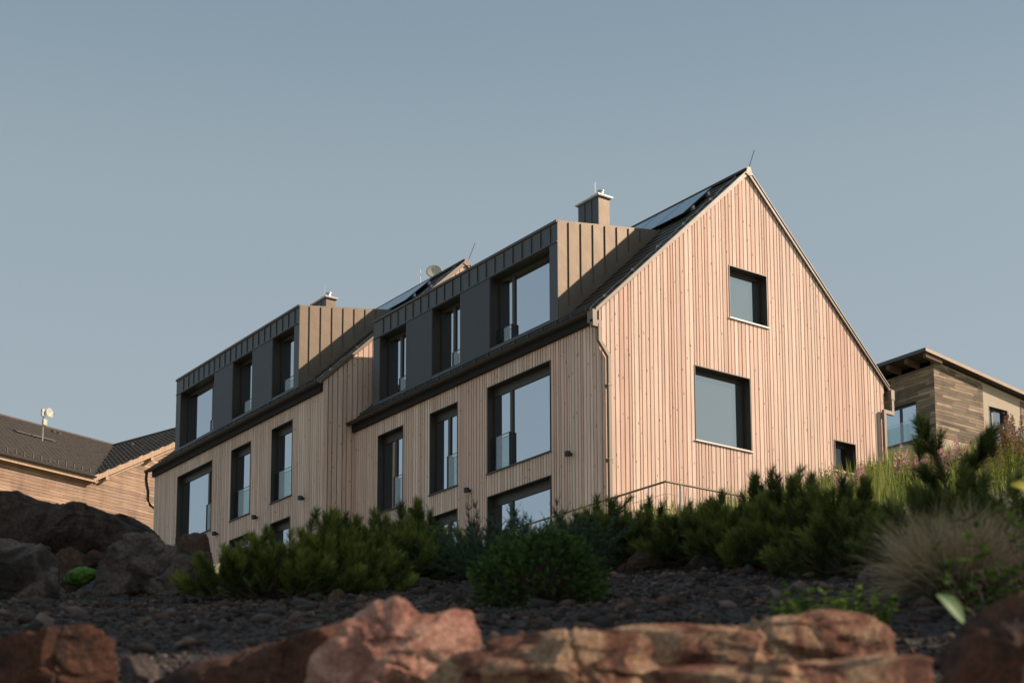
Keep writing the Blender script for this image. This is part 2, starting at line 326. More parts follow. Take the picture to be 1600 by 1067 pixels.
SL = .948
def house(name, label, X0, Y0, Y1, dz, wins, gwins, dorm, dopen, dpan, seed, chim, pipe_side, base, wgable=(.095, .15), panels=(), far=False):
    r = random.Random(seed)
    L = np.array([X0, Y0, base]); T = thing(name, label, 'house', L)
    W = 10.5; XR = X0+W/2; zr0 = 14.55+dz
    def zr(X): return zr0+SL*(min(X, 2*XR-X)-X0)
    # ---- facade and gables
    f = MB(L); P = lambda u, z: np.array([X0, u, z])
    vboards(f, Y0+.03, Y1-.03, base, lambda u: 14.16+dz, wins, P, (1, 0, 0), r=r)
    f.build('facade_wall', [LARCH, BATTEN], T)
    g = MB(L); P = lambda u, z: np.array([u, Y0, z])
    vboards(g, X0, X0+W, base, lambda u: zr(u)-.10, gwins, P, (0, 1, 0), cuts=(XR,), r=r, w=wgable)
    g.build('gable_wall', [LARCH, BATTEN], T)
    b = MB(L); b.prism([(X0+.05, Y1, base), (X0+W-.05, Y1, base), (X0+W-.05, Y1, zr(X0)-.2), (XR, Y1, zr(XR)-.2), (X0+.05, Y1, zr(X0)-.2)], (0, -.2, 0)); b.build('rear_gable_wall', BATTEN, T)
    b = MB(L); b.box(X0+W-.25, X0+W-.002, Y0+.24, Y1-.21, base, 14.2+dz); b.build('back_wall', LARCH, T)
    # ---- roof
    m = MB(L); ya, yb = Y0-.04, Y1+(.22 if far else 0.0)
    ov = .15
    for sgn in (-1, 1):
        e = XR+sgn*(W/2+ov); nrm = np.array([sgn*SL, 0, 1.0]); nrm /= np.linalg.norm(nrm)
        p0 = np.array([e, ya+.03, zr(e)]); p1 = np.array([XR, ya+.03, zr(XR)])
        dn = nrm*-.085
        m.prism([p0-nrm*.03, p1-nrm*.03, p1+dn, p0+dn], (0, yb-ya-.03, 0))
        if sgn < 0:
            n = 22
            for i in range(n):
                a = p0+(p1-p0)*i/n; bb = p0+(p1-p0)*(i+1)/n
                m.prism([a+nrm*.012, bb+nrm*-.008, bb-nrm*.028, a-nrm*.028], (0, yb-ya-.03, 0))
                yy = ya+.03+(.3 if i % 2 else .0)
                while yy < yb-.05:
                    if zr0 and (i < 3 or yy < Y0+1.6):
                        q = a+nrm*.0125; k = (bb-a)*.98
                        pts = [q, q+k-nrm*.0195, q+k-nrm*.026, q-nrm*.006]
                        m.prism([pp+np.array([0, yy-(ya+.03)+.003, 0]) + nrm*r.uniform(0, .006) for pp in pts], (0, .57, 0))
                    yy += .6
    m.box(XR-.09, XR+.09, ya, yb, zr(XR)-.02, zr(XR)+.05)
    roof = m.build('roof', TILE, T)
    # snow guards and lightning wire
    sg = MB(L)
    for row, xx in ((0, X0+.1), (1, X0+.0)):
        pass
    y = Y0+.5
    while y < Y1-.4:
        x = X0-.02; z = zr(x)
        sg.box(x-.012, x+.012, y-.02, y+.02, z-.02, z+.14); y += .62
    sg.tube([(X0-.02, Y0+.35, zr(X0-.02)+.13), (X0-.02, Y1-.35, zr(X0-.02)+.13)], .014, 6)
    sg.tube([(X0-.02, Y0+.35, zr(X0-.02)+.06), (X0-.02, Y1-.35, zr(X0-.02)+.06)], .011, 6)
    sg.build('snow_guard', ANTH, T)
    wr = MB(L); pts = []
    for k in range(34):
        x = X0-.12+k*.155; pts.append((x, Y0+.22+.05*math.sin(k*1.3)+(.08 if k % 9 == 4 else 0), zr(x)+.05+.03*abs(math.sin(k*.9))))
    wr.tube(pts, .009, 5)
    for k in (3, 9, 15, 21, 27): x, y, z = pts[k]; wr.box(x-.03, x+.03, y-.03, y+.03, z-.05, z+.02)
    wr.build('lightning_conductor', WIRE, T)
    # ---- verge fascia
    m = MB(L); h0, h1 = -.135, .03
    for sgn in (-1, 1):
        e = XR+sgn*(W/2+ov+.01)
        m.prism([(e, ya-.03, zr(e)+h0+.06), (XR, ya-.03, zr(XR)+h0), (XR, ya-.03, zr(XR)+h1), (e, ya-.03, zr(e)+h1)][::(1 if sgn < 0 else -1)], (0, .058, 0))
        m.prism([(e, ya-.05, zr(e)+h1-.03), (XR, ya-.05, zr(XR)+h1-.03), (XR, ya-.05, zr(XR)+h1+.006), (e, ya-.05, zr(e)+h1+.006)][::(1 if sgn < 0 else -1)], (0, .12, 0))
    m.prism([(XR-.13, ya-.055, zr(XR)-.13), (XR, ya-.055, zr(XR)-.18), (XR+.13, ya-.055, zr(XR)-.13), (XR+.05, ya-.055, zr(XR)+.075), (XR-.05, ya-.055, zr(XR)+.075)], (0, .02, 0))
    m.build('verge_fascia', METALT, T)
    # ---- eaves: soffit box, gutters
    m = MB(L); m.box(X0-.10, X0-.004, Y0+.03, Y1, 14.12+dz, 14.37+dz); m.build('soffit', SOFF, T)
    m = MB(L); m.box(X0+W+.004, X0+W+.10, Y0+.03, Y1, 14.12+dz, 14.37+dz); m.build('soffit', SOFF, T)
    gy0, gy1 = Y0-.03, Y1+(.25 if far else -.0)
    for sgn in (-1, 1):
        gx = XR+sgn*(W/2+ov+.085); m = MB(L); gz = 14.37+dz; n = 9; outp = []; inp = []
        for k in range(n):
            a = math.pi+math.pi*k/(n-1); outp.append((gx+.075*math.cos(a), gz+.075*math.sin(a))); inp.append((gx+.066*math.cos(a), gz+.066*math.sin(a)))
        pr = [(x, gy0, z) for x, z in outp+inp[::-1]]
        m.prism(pr, (0, gy1-gy0, 0)); m.tube([(gx-.078, gy0, gz), (gx-.078, gy1, gz)], .011, 6)
        for yy in (gy0, gy1-.012): m.prism([(x, yy, z) for x, z in outp], (0, .012, 0))
        yy = gy0+.6
        while yy < gy1-.3:
            m.box(gx-.081, gx-.072, yy, yy+.03, gz-.05, gz+.004); yy += .8
        m.build('gutter', GUTM, T)
    # ---- windows
    Pf = lambda u, z, d: np.array([X0+d, u, z]); Pg = lambda u, z, d: np.array([u, Y0+d, z])
    for (u0, u1, z0, z1, kind) in [w if len(w) == 5 else w+('',) for w in wins]:
        mull = rail = None
        if kind == 'bigR': mull = u0+2.0; rail = (u0+1.98, u1-.02)
        if kind == 'bigL': mull = u0+.64; rail = (u0+.02, u0+.66)
        if kind == 'two': mull = u0+.72; rail = (u0+.02, u0+.72)
        if kind == 'one': rail = (u0+.02, u1-.02)
        window(T, u0, u1, z0, z1, Pf, None, L, .2, mull, rail)
    for (u0, u1, z0, z1) in gwins:
        window(T, u0, u1, z0, z1, Pg, None, L, .24, None, None, sill='light', topbox=.10, pane_mat=PANE_L if u0-X0 > 8 else PANE_G)
    # ---- dormer
    D0, D1 = dorm; zt = 17.37+dz; s = .168
    def zd(X): return zt+s*(X-X0)
    xm = X0+(zt-zr0)/(SL-s)
    D = MB(L)
    # roof slab
    D.prism([(X0-.0, D0+.041, zd(X0)-.11), (xm+.1, D0+.041, zd(xm+.1)-.11), (xm+.1, D0+.041, zd(xm+.1)), (X0-.0, D0+.041, zd(X0))], (0, D1-D0-.082, 0))
    yy = D0+.4
    while yy < D1: D.prism([(X0, yy, zd(X0)), (xm, yy, zd(xm)), (xm, yy, zd(xm)+.03), (X0, yy, zd(X0)+.03)], (0, .012, 0)); yy += .42
    dm = D.build('dormer', METAL, T)
    for yc, dirn, nm in ((D0, 1, 'near'), (D1, -1, 'far')):
        c = MB(L)
        yA = yc
        pts = [(X0+.02, yA, zr0-.05), (X0+.02, yA, zd(X0)+.012), (xm-.02, yA, zd(xm)+.012), (xm-.02, yA, zr(xm)-.12)]
        c.prism(pts, (0, dirn*.04, 0))
        k = 0
        while True:
            x = X0+.36+k*.41; k += 1
            zlo = zr(x)+.24; zhi = zd(x)-.03
            if zhi-zlo < .05: break
            # wavy folded seam
            c.box(x-.006, x+.006, yA-dirn*.032, yA, zlo, zhi)
        # flashing skirt and folded top edge
        c.prism([(X0+.02, yA-dirn*.012, zr0+.02), (xm-.1, yA-dirn*.012, zr(xm-.1)+.02), (xm-.1, yA-dirn*.012, zr(xm-.1)+.13), (X0+.02, yA-dirn*.012, zr0+.17)], (0, dirn*.01, 0))
        c.build('dormer_cheek', CHEEK, dm)
    # front
    F = MB(L); zbt = 16.81+dz; zb0 = 14.75+dz
    F.box(X0, X0+.05, D0+.042, D1-.042, zbt, zd(X0)-.11)
    F.box(X0-.045, X0-.002, D0-.01, D1+.01, zd(X0)-.05, zd(X0)+.02)
    F.box(X0-.025, X0-.001, D0, D1, zbt-.02, zbt+.015)
    yy = D0+.3
    while yy < D1-.2: F.box(X0-.03, X0-.0005, yy-.008, yy+.008, zbt+.016, zd(X0)-.06); yy += .42
    e0, e1 = dopen[0][0], dopen[-1][1]
    F.box(X0, X0+.34, D0+.042, e0, zr0-.3, zbt); F.box(X0, X0+.34, e1, D1-.042, zr0-.3, zbt)
    F.box(X0-.002, X0+.018, D0-.002, D0+.0415, zr0-.1, zd(X0)-.055); F.box(X0-.002, X0+.018, D1-.0415, D1+.002, zr0-.1, zd(X0)-.055)
    F.box(X0+.001, X0+.33, e0+.001, e1-.001, zr0-.3, zb0-.001)
    F.build('dormer_front', SEAM, dm)
    for (p0, p1) in dpan:
        q = MB(L); q.box(X0-.008, X0+.34, p0+.004, p1-.004, zb0-.12, zbt-.022); q.build('dormer_panel', ANTH, dm)
    for (o0, o1, kind) in dopen:
        mull = rail = None
        if kind == 'bigR': mull = o0+2.03; rail = (o0+2.0, o1-.02)
        if kind == 'bigL': mull = o0+.70; rail = (o0+.02, o0+.7)
        if kind == 'two': mull = o0+.74; rail = (o0+.02, o0+.74)
        if kind == 'one': rail = (o0+.02, o1-.25)
        window(T, o0+.002, o1-.002, zb0, zbt-.022, Pf, None, L, .3, mull, rail, sill=None, topbox=.10, railh=.55, name='dormer_window', front=-.004)
    # ---- solar panels
    for (x0, x1, y0, y1) in panels:
        n = int(round((y1-y0)/1.13))
        for i in range(n):
            a = y0+(y1-y0)*i/n+.012; bb = y0+(y1-y0)*(i+1)/n-.012
            nr = np.array([-SL, 0, 1.0])/math.hypot(SL, 1)
            q0 = np.array([x0, a, zr(x0)])+nr*.10; q1 = np.array([x1, a, zr(x1)])+nr*.10
            m = MB(L); m.prism([q0, q1, q1+nr*.035, q0+nr*.035], (0, bb-a, 0)); sp_ = m.build('solar_panel', [BLACK], T)
            m = MB(L); dd = (q1-q0)/np.linalg.norm(q1-q0)*.012; up = nr*.0365
            m.prism([q0+dd+nr*.03+np.array([0,.012,0]), q1-dd+nr*.03+np.array([0,.012,0]), q1-dd+up+np.array([0,.012,0]), q0+dd+up+np.array([0,.012,0])], (0, bb-a-.024, 0)); m.build('cell_glass', PANEL, sp_)
        m = MB(L)
        for xx in (x0+.25, x1-.25):
            m.prism([(xx-.02, y0-.08, zr(xx)+.02), (xx+.02, y0-.08, zr(xx)+.02), (xx+.02, y0-.08, zr(xx)+.13), (xx-.02, y0-.08, zr(xx)+.13)], (0, y1-y0+.16, 0))
        m.build('panel_rail', STEEL, T)
    # ---- chimney
    cx, cyy, cw, cl, ct = chim
    m = MB(L); m.box(cx, cx+cw, cyy, cyy+cl, ct-2.2, ct)
    nseam = 3
    for i in range(1, nseam): yy = cyy+cl*i/nseam; m.box(cx-.025, cx, yy-.008, yy+.008, ct-2, ct-.02)
    ch = m.build('chimney', METAL, T)
    m = MB(L); m.box(cx-.012, cx-.001, cyy+.002, cyy+cl-.002, ct-1.9, ct-.02)  # darker plate on the facade-side face: its shade put into the colour
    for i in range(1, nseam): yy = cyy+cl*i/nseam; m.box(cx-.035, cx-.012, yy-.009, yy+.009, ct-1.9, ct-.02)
    m.build('shade_sheet', SEAM, ch)
    m = MB(L); m.box(cx-.06, cx+cw+.06, cyy-.06, cyy+cl+.06, ct, ct+.03); m.box(cx-.075, cx+cw+.075, cyy-.075, cyy+cl+.075, ct+.02, ct+.055); m.build('chimney_cap', ALU, ch)
    for i in range(3):
        yy = cyy+cl*(i+.5)/3; fl = MB(L); xx = cx+cw/2; hh = (.16, .10, .08)[i]
        fl.tube([(xx, yy, ct+.06), (xx, yy, ct+.075+hh)], .085, 12); fl.tube([(xx, yy, ct+.075+hh), (xx, yy, ct+.10+hh)], .11, 12); fl.build('flue', STEEL, ch)
    m = MB(L); m.tube([(cx+.1, cyy+cl*.3, ct), (cx+.1, cyy+cl*.3, ct+.55)], .005, 6); m.build('lightning_rod', STEEL, ch)
    m = MB(L); m.tube([(XR+.17, Y0+.25, zr(XR)-.15), (XR+.34, Y0+.25, zr(XR)+.3), (XR+.56, Y0+.25, zr(XR)+.85)], .011, 6); m.build('lightning_rod', RODM, T)
    return T, L, zr

CHEEK = METAL
BIGW = 2.85
rw = [(2.02, 4.87, 11.26, 13.69, 'bigR'), (6.32, 7.75, 11.26, 13.67, 'two'), (9.20, 10.63, 11.26, 13.69, 'two'),
      (2.03, 4.87, 8.2, 10.63, 'bigR'), (6.32, 7.75, 8.2, 10.61, 'two'), (9.2, 10.63, 8.2, 10.61, 'two')]
rg = [(4.48, 5.90, 15.19, 16.66), (3.17, 5.18, 11.61, 13.63), (8.37, 9.24, 11.6, 12.48)]
H1, L1, zr1 = house('gabled_house', 'larch clad house with sunlit gable wall, nearer of the two joined houses', 0.0, 0.0, 12.06, 0.0, rw, rg,
      (1.68, 10.96), [(2.02, 4.75, 'bigR'), (6.20, 7.66, 'two'), (9.07, 10.60, 'two')], [(4.75, 6.20), (7.66, 9.07)], 11, (4.10, 5.0, .41, .97, 20.34), 'r', 7.6,
      panels=[(3.78, 4.86, .88, 4.3), (2.55, 3.70, 2.1, 4.4)])
lw = [(19.85, 22.71, 12.38, 14.84, 'bigL'), (16.93, 18.37, 12.38, 14.83, 'one'), (14.03, 15.45, 12.40, 14.86, 'one'),
      (19.85, 22.71, 9.3, 11.75, 'bigL'), (16.98, 18.37, 9.3, 11.73, 'one'), (14.1, 15.45, 9.3, 11.74, 'one')]
H2, L2, zr2 = house('gabled_house', 'larch clad house with mostly shaded walls, farther of the two joined houses', -1.1, 12.07, 24.8, 1.14, lw, [],
      (13.70, 23.02), [(14.02, 15.50, 'one'), (16.95, 18.40, 'one'), (19.86, 22.66, 'bigL')], [(15.50, 16.95), (18.40, 19.86)], 23, (2.30, 18.1, .37, 1.01, 20.88), 'l', 8.2,
      wgable=(.14, .19), panels=[(2.68, 3.76, 13.3, 17.0), (1.5, 2.6, 14.2, 17.0)], far=True)
H1['group'] = H2['group'] = 'joined larch houses'

# right block downpipes
def dp(pts, parent, L, w=.045):
    m = MB(L)
    for a, b in zip(pts[:-1], pts[1:]):
        m.tube([a, b], w*1.414*.98, 4, square=True)
    for p in pts[1:-1]: m.tube([np.array(p)-[0, 0, w*.98], np.array(p)+[0, 0, w*.98]], w*1.414, 4, square=True)
    m.build('downpipe', METALT, parent)
def bracket(parent, L, x, y, zs):
    m = MB(L)
    for z in zs: m.box(x-.055, x+.055, y-.055, .0, z-.012, z+.012)
    m.build('pipe_bracket', METALT, parent)
def rect_pipe(parent, L, X, Z0, Z1, elbow, y0=-.05, y1=-.14, hw=.045):
    """downpipe on the gable face: vertical rectangular pipe with slanted swan neck"""
    m = MB(L); m.box(X-hw, X+hw, y1, y0, Z0, Z1)
    ex, ez, tz = elbow
    m.prism([(X-hw, y1, Z1), (X+hw, y1, Z1), (X+hw, y1, Z1+.045), (ex+hw, y1, ez), (ex-hw, y1, ez), (ex-hw, y1, ez-.04)], (0, y0-y1, 0))
    m.box(ex-hw, ex+hw, y1, y0, ez, tz)
    m.build('downpipe', METALT, parent)
rect_pipe(H1, L1, .215, 7.7, 13.22, (-.085, 13.62, 14.02))
m = MB(L1)
m.box(-.30, -.02, -.13, .0, 13.93, 14.10)      # gutter outlet hopper
m.box(-.30, -.16, -.12, .1, 14.05, 14.36)
m.build('gutter_outlet', METALT, H1)
m = MB(L1)
for z in (8.6, 10.6, 12.5): m.box(.15, .28, -.145, .0, z-.015, z+.015)
m.build('pipe_bracket', METALT, H1)
rect_pipe(H1, L1, 10.37, 9.0, 13.55, (10.72, 13.62, 14.02))
m = MB(L1); m.box(10.66, 10.80, -.14, .10, 14.0, 14.3); m.build('gutter_outlet', METALT, H1)
m = MB(L1); m.box(10.325, 10.765, -.142, -.048, 13.55, 13.66); m.build('pipe_elbow', METALT, H1)
# corner board and left house pipes
m = MB(L2); m.tube([(-1.33, 24.98, 15.45), (-1.34, 25.0, 15.2), (-1.30, 25.02, 15.0), (-1.24, 25.02, 14.75), (-1.24, 25.02, 14.45), (-1.15, 25.0, 14.25), (-.95, 24.95, 14.1), (-.95, 24.95, 8.4)], .055, 10); m.build('downpipe', FRAME, H2, True)
m = MB(L2); m.box(.05, .13, 11.92, 12.0, 8.3, 14.2); m.build('downpipe', FRAME, H2)
# satellite dish on the far house
def dish(parent, L, c, rad, nrm, mat):
    nrm = Vector(nrm).normalized(); q = nrm.to_track_quat('Z', 'Y'); m = MB(L); n = 20; V = []; Fs = []
    for j, (rr, dd) in enumerate(((0.001, .07), (.35, .06), (.7, .035), (.95, .005), (1.0, 0), (.95, -.01), (.7, .02), (.001, .055))):
        for k in range(n):
            a = 2*math.pi*k/n; p = q @ Vector((rr*rad*math.cos(a), rr*rad*math.sin(a), -dd*rad*2.4)); V.append((c[0]+p.x, c[1]+p.y, c[2]+p.z))
    for j in range(7):
        for k in range(n): Fs.append((j*n+k, j*n+(k+1) % n, (j+1)*n+(k+1) % n, (j+1)*n+k))
    m.poly(V, Fs); d = m.build('satellite_dish', mat, parent, True)
    arm = MB(L); e = q @ Vector((0, 0, rad*1.0)); b = q @ Vector((0, -rad*.9, 0))
    arm.tube([np.array(c)+np.array(b), np.array(c)+np.array(e)+np.array(b)*.4], .012, 6); arm.tube([np.array(c)+np.array(e)+np.array(b)*.4, np.array(c)+np.array(e)*1.15+np.array(b)*.3], .03, 8)
    arm.build('feed_arm', STEEL, d); return d
dc = onY(678.5, 424, 14.2)
dish(H2, L2, dc, .28, (-.75, -1.0, .35), DISHM)
m = MB(L2); m.tube([(dc[0]+.05, 14.3, dc[2]), (dc[0]+.08, 14.35, dc[2]-.9)], .022, 8); m.build('dish_mast', STEEL, H2)
p = onY(657, 448, 14.2); m = MB(L2); m.tube([p-[0, 0, .4], p+[0, 0, .62]], .007, 6); m.build('lightning_rod', WIRE, H2)

# wall lamps
def wall_lamp(parent, L, X, Y, Z):
    m = MB(L); c = np.array([X-.13, Y, Z])
    n = 20; V = []; Fs = []
    prof = [(.0, -.062), (.075, -.062), (.082, -.055), (.082, .055), (.075, .062), (.0, .062)]
    for rr, z in prof:
        for k in range(n): V.append(c+[max(rr, .001)*math.cos(2*math.pi*k/n), max(rr, .001)*math.sin(2*math.pi*k/n), z])
    for j in range(len(prof)-1):
        for k in range(n): Fs.append((j*n+k, j*n+(k+1) % n, (j+1)*n+(k+1) % n, (j+1)*n+k))
    m.poly(V, Fs); m.box(X-.10, X-.001, Y-.03, Y+.03, Z-.03, Z+.03)
    m.build('wall_lamp', BLACK, parent)
for Y in (1.16, 5.69, 8.58): wall_lamp(H1, L1, 0, Y, 10.97)
for Y in (13.21, 16.36, 19.3): wall_lamp(H2, L2, -1.1, Y, 12.12)

# ------------------------------------------------------------------ terrain
def P3(x, y, d): q = at(x, y, d); return (q[0], q[1], q[2])
CP = []
for x in (-700, 0, 800, 1600, 2300): CP.append(P3(x, 1396+353, 2.3))
for x, y in ((-700, 1190), (0, 1190), (800, 1190), (1600, 1150), (2300, 1140)): CP.append(P3(x, y, 3.7))
for x, y in ((-700, 1075), (0, 1075), (800, 1060), (1600, 1030), (2300, 1010)): CP.append(P3(x, y, 4.5))
for x, y in ((-900, 1020), (0, 1012), (400, 1008), (800, 1000), (1200, 985), (1600, 955), (2500, 940)): CP.append(P3(x, y, 5.2))
for x, y in ((-900, 960), (0, 950), (400, 953), (600, 940), (800, 937), (1200, 915), (1600, 895), (2500, 885)): CP.append(P3(x, y, 8.0))
for x, y in ((-900, 935), (0, 934), (400, 928), (600, 905), (800, 892), (1200, 872), (1600, 862), (2500, 855)): CP.append(P3(x, y, 10.0))
for x, y in ((-900, 915), (0, 915), (400, 905), (600, 892), (800, 880), (1200, 862), (1600, 845), (2500, 820)): CP.append(P3(x, y, 12.5))
for x, y in ((-900, 900), (0, 905), (800, 872), (1200, 852), (1600, 800), (2400, 700)): CP.append(P3(x, y, 20))
for x, y in ((-900, 900), (0, 900), (1040, 828), (1300, 800), (1600, 740), (2300, 600)): CP.append(P3(x, y, 31))
CP += [(-2.5, -3, 7.7), (-2, 6, 7.9), (-4, 12, 8.6), (-4, 18, 8.9), (-4, 26, 9.2), (0, -.5, 8.0), (3, -.5, 9.2), (6.7, -.3, 10.8), (8.4, -.3, 11.3), (10.4, -.3, 11.75), (12.5, 0, 12.2), (13, 6, 13.2), (13, 13, 14.6), (12, 26, 17)]
CP += [P3(1480, 722, 80), P3(1600, 728, 76), P3(1390, 728, 82), P3(1750, 700, 60), P3(1500, 725, 60), P3(1600, 712, 46), P3(1440, 730, 50), P3(1520, 735, 40)]
CP += [P3(100, 850, 75), P3(-300, 850, 75), P3(-900, 880, 75), P3(-400, 890, 50)]
for x, y in ((-2500, 1150), (-800, 1150), (0, 1130), (800, 1100), (1600, 1050), (3000, 1000)): CP.append(P3(x, y, 190)); CP.append((*P3(x, y, 420)[:2], 30))
for a, b, z in ((0, 0, -1.6), (-6, 0, -1.7), (6, 0, -1.4), (0, -10, -3), (-40, -20, -6), (40, -20, -3), (-100, 20, -4), (120, 30, 14), (-300, -300, -30), (0, -300, -30), (300, -300, -25), (400, 100, 20), (-400, 100, 0)):
    q = CAM+RH*a+FH*b; CP.append((q[0], q[1], z))
CP = np.array(CP); SC = 10.0
def _phi(r): return r
_A = _phi(np.linalg.norm(CP[:, None, :2]-CP[None, :, :2], axis=2))+np.eye(len(CP))*-.15
_B = np.c_[np.ones(len(CP)), CP[:, :2]]
_K = np.block([[_A, _B], [_B.T, np.zeros((3, 3))]]); _w = np.linalg.solve(_K, np.r_[CP[:, 2], np.zeros(3)])
def ground(xy):
    xy = np.atleast_2d(np.asarray(xy, float)); o = np.zeros(len(xy))
    for i in range(0, len(xy), 20000):
        q = xy[i:i+20000]; d = np.linalg.norm(q[:, None, :]-CP[None, :, :2], axis=2)
        o[i:i+20000] = d@_w[:len(CP)]+_w[-3]+q@_w[-2:]
    return o
def gz(x, y): return float(ground([(x, y)])[0])
def AB(a, b): return CAM[:2]+RH[:2]*a+FH[:2]*b
def gp(x, d):
    """ground point seen in pixel column x at depth about d"""
    q = at(x, 1000, d); return np.array([q[0], q[1], gz(q[0], q[1])])

def nonuni(lo, hi, fine_lo, fine_hi, df, growth=1.12):
    c = list(np.arange(fine_lo, fine_hi, df)); s = df
    while c[-1] < hi: s *= growth; c.append(c[-1]+s)
    s = df; c = c[::-1]
    while c[-1] > lo: s *= growth; c.append(c[-1]-s)
    return np.array(c[::-1])
ga = nonuni(-420, 420, -7, 8, .09); gb = nonuni(-300, 430, 1.5, 13, .09, 1.07)
AA, BB = np.meshgrid(ga, gb); xy = (CAM[:2][None]+AA.ravel()[:, None]*RH[:2]+BB.ravel()[:, None]*FH[:2])
zz = ground(xy)
nz_ = np.array([noise.fractal(Vector((p[0]*1.1, p[1]*1.1, 0)), 1.0, 2.0, 3) for p in xy]); dist = np.abs(BB.ravel())
zz += nz_*np.clip(dist*.004, .03, .25)
nx, ny = len(ga), len(gb); idx = np.arange(nx*ny).reshape(ny, nx)
Fg = np.stack([idx[:-1, :-1].ravel(), idx[:-1, 1:].ravel(), idx[1:, 1:].ravel(), idx[1:, :-1].ravel()], 1)
# ground material: dark soil with gravel grit, turning to grass on the upper hillside
soil = ((BB.ravel() > 2.5) & (BB.ravel() < 14) & (np.abs(AA.ravel()) < 7)).astype(float)
for_ab = soil
GM, t, b = new_mat('ground_soil'); b.inputs['Roughness'].default_value = .95
tc = N(t, 'ShaderNodeTexCoord'); n1 = N(t, 'ShaderNodeTexNoise'); n1.inputs['Scale'].default_value = 25; n1.inputs['Detail'].default_value = 8; t.links.new(tc.outputs['Object'], n1.inputs[0])
c1 = N(t, 'ShaderNodeValToRGB'); c1.color_ramp.elements[0].color = (.012, .010, .009, 1); c1.color_ramp.elements[1].color = (.055, .045, .04, 1); c1.color_ramp.elements[0].position = .35; c1.color_ramp.elements[1].position = .7; t.links.new(n1.outputs[0], c1.inputs[0])
n2 = N(t, 'ShaderNodeTexNoise'); n2.inputs['Scale'].default_value = 1.3; n2.inputs['Detail'].default_value = 8; t.links.new(tc.outputs['Object'], n2.inputs[0])
c2 = N(t, 'ShaderNodeValToRGB'); c2.color_ramp.elements[0].color = (.16, .15, .07, 1); c2.color_ramp.elements[1].color = (.36, .31, .19, 1); c2.color_ramp.elements[0].position = .3; c2.color_ramp.elements[1].position = .7; t.links.new(n2.outputs[0], c2.inputs[0])
sx = N(t, 'ShaderNodeAttribute', attribute_name='bed'); mr = N(t, 'ShaderNodeMath', operation='SUBTRACT'); mr.inputs[0].default_value = 1.0; t.links.new(sx.outputs['Fac'], mr.inputs[1])
mm = N(t, 'ShaderNodeMix', data_type='RGBA'); t.links.new(mr.outputs[0], mm.inputs[0]); t.links.new(c1.outputs[0], mm.inputs[6]); t.links.new(c2.outputs[0], mm.inputs[7]); t.links.new(mm.outputs[2], b.inputs['Base Color'])
bp = N(t, 'ShaderNodeBump'); bp.inputs['Strength'].default_value = .8; bp.inputs['Distance'].default_value = .03; t.links.new(n1.outputs[0], bp.inputs['Height']); t.links.new(bp.outputs[0], b.inputs['Normal'])
go = _tag(raw('ground', np.c_[xy, zz], Fg, GM, smooth=True), kind='structure')
ba = go.data.attributes.new('bed', 'FLOAT', 'POINT'); ba.data.foreach_set('value', soil)

# ------------------------------------------------------------------ horizontal cladding for the neighbours
def hboards(mb, z0, z1, span, P, inward, openings=(), bw=.14, gap=.012, th=.025, r=random, maxlen=3.5):
    inward = np.asarray(inward, float); z = z0
    zc = sorted(set([c for o in openings for c in (o[2], o[3])]))
    while z < z1-1e-6:
        e = min(z+bw, z1)
        rows = [z]+[c for c in zc if z+1e-3 < c < e-1e-3]+[e]
        s = span(z), span(e); umin = min(s[0][0], s[1][0]); umax = max(s[0][1], s[1][1])
        joints = [umin]; u = umin-r.uniform(0, maxlen)
        while u < umax:
            u += r.uniform(.5, 1)*maxlen
            if umin+.1 < u < umax-.1: joints.append(u)
        joints.append(umax)
        tones = [(r.betavariate(1.6, 1.6), r.random()**2, r.random()) for _ in joints]
        for a, bb in zip(rows[:-1], rows[1:]):
            top = bb-(gap if bb == e else 0)
            m_ = (a+bb)/2; blk = sorted([(o[0], o[1]) for o in openings if o[2] <= m_ <= o[3]])
            for k in range(len(joints)-1):
                j0, j1 = joints[k]+.002, joints[k+1]-.002
                segs = [(j0, j1)]
                for o0, o1 in blk:
                    ns = []
                    for q0, q1 in segs:
                        if o1 <= q0 or o0 >= q1: ns.append((q0, q1)); continue
                        if q0 < o0: ns.append((q0, o0))
                        if q1 > o1: ns.append((o1, q1))
                    segs = ns
                for q0, q1 in segs:
                    lo, hi = span(a), span(top)
                    b0, b1 = max(q0, lo[0]), min(q1, lo[1]); t0, t1 = max(q0, hi[0]), min(q1, hi[1])
                    if b1 <= b0 and t1 <= t0: continue
                    if t1 < t0: t0 = t1 = (t0+t1)/2
                    if b1 < b0: b0 = b1 = (b0+b1)/2
                    o = inward*0.0
                    mb.hexa([P(b0, a), P(b1, a), P(b1, a)+inward*th, P(b0, a)+inward*th, P(t0, top), P(t1, top), P(t1, top)+inward*th, P(t0, top)+inward*th], tones[k], 0)
        z = e

# ---- left neighbour: larch house with tiled roof and cross gable
PH = R_(38.0); UH = math.cos(PH)*FH+math.sin(PH)*RH; VH = np.array([-UH[1], UH[0], 0.0])   # u along the wall, v into the house
if VH@FH < 0: VH = -VH
A0 = at(148, 742, 75)
def wallpt(x, y, v=0.0):
    r = ray(x, y); nrm = VH; tt = ((A0+VH*v-CAM)@nrm)/(r@nrm); q = CAM+r*tt-A0; return q@UH, q@VH, q[2]
uB, _, zB = wallpt(272, 690); s_r = zB/uB
nn = np.cross(VH, UH+np.array([0, 0, s_r])); rv = ray(178, 697); tt = ((A0-CAM)@nn)/(rv@nn); V0 = CAM+rv*tt-A0
vR, zR = V0@VH, V0[2]; m_r = zR/vR; uR = zR/s_r
uL = wallpt(-60, 690)[0]
wz0 = wallpt(100, 900)[2]; uEnd = uR*2-0.0
LHroot = A0+np.array([0, 0, wz0]); LH = thing('tiled_house', 'sunlit house with reddish horizontal boards and brown tiled roof at the left edge', 'house', LHroot)
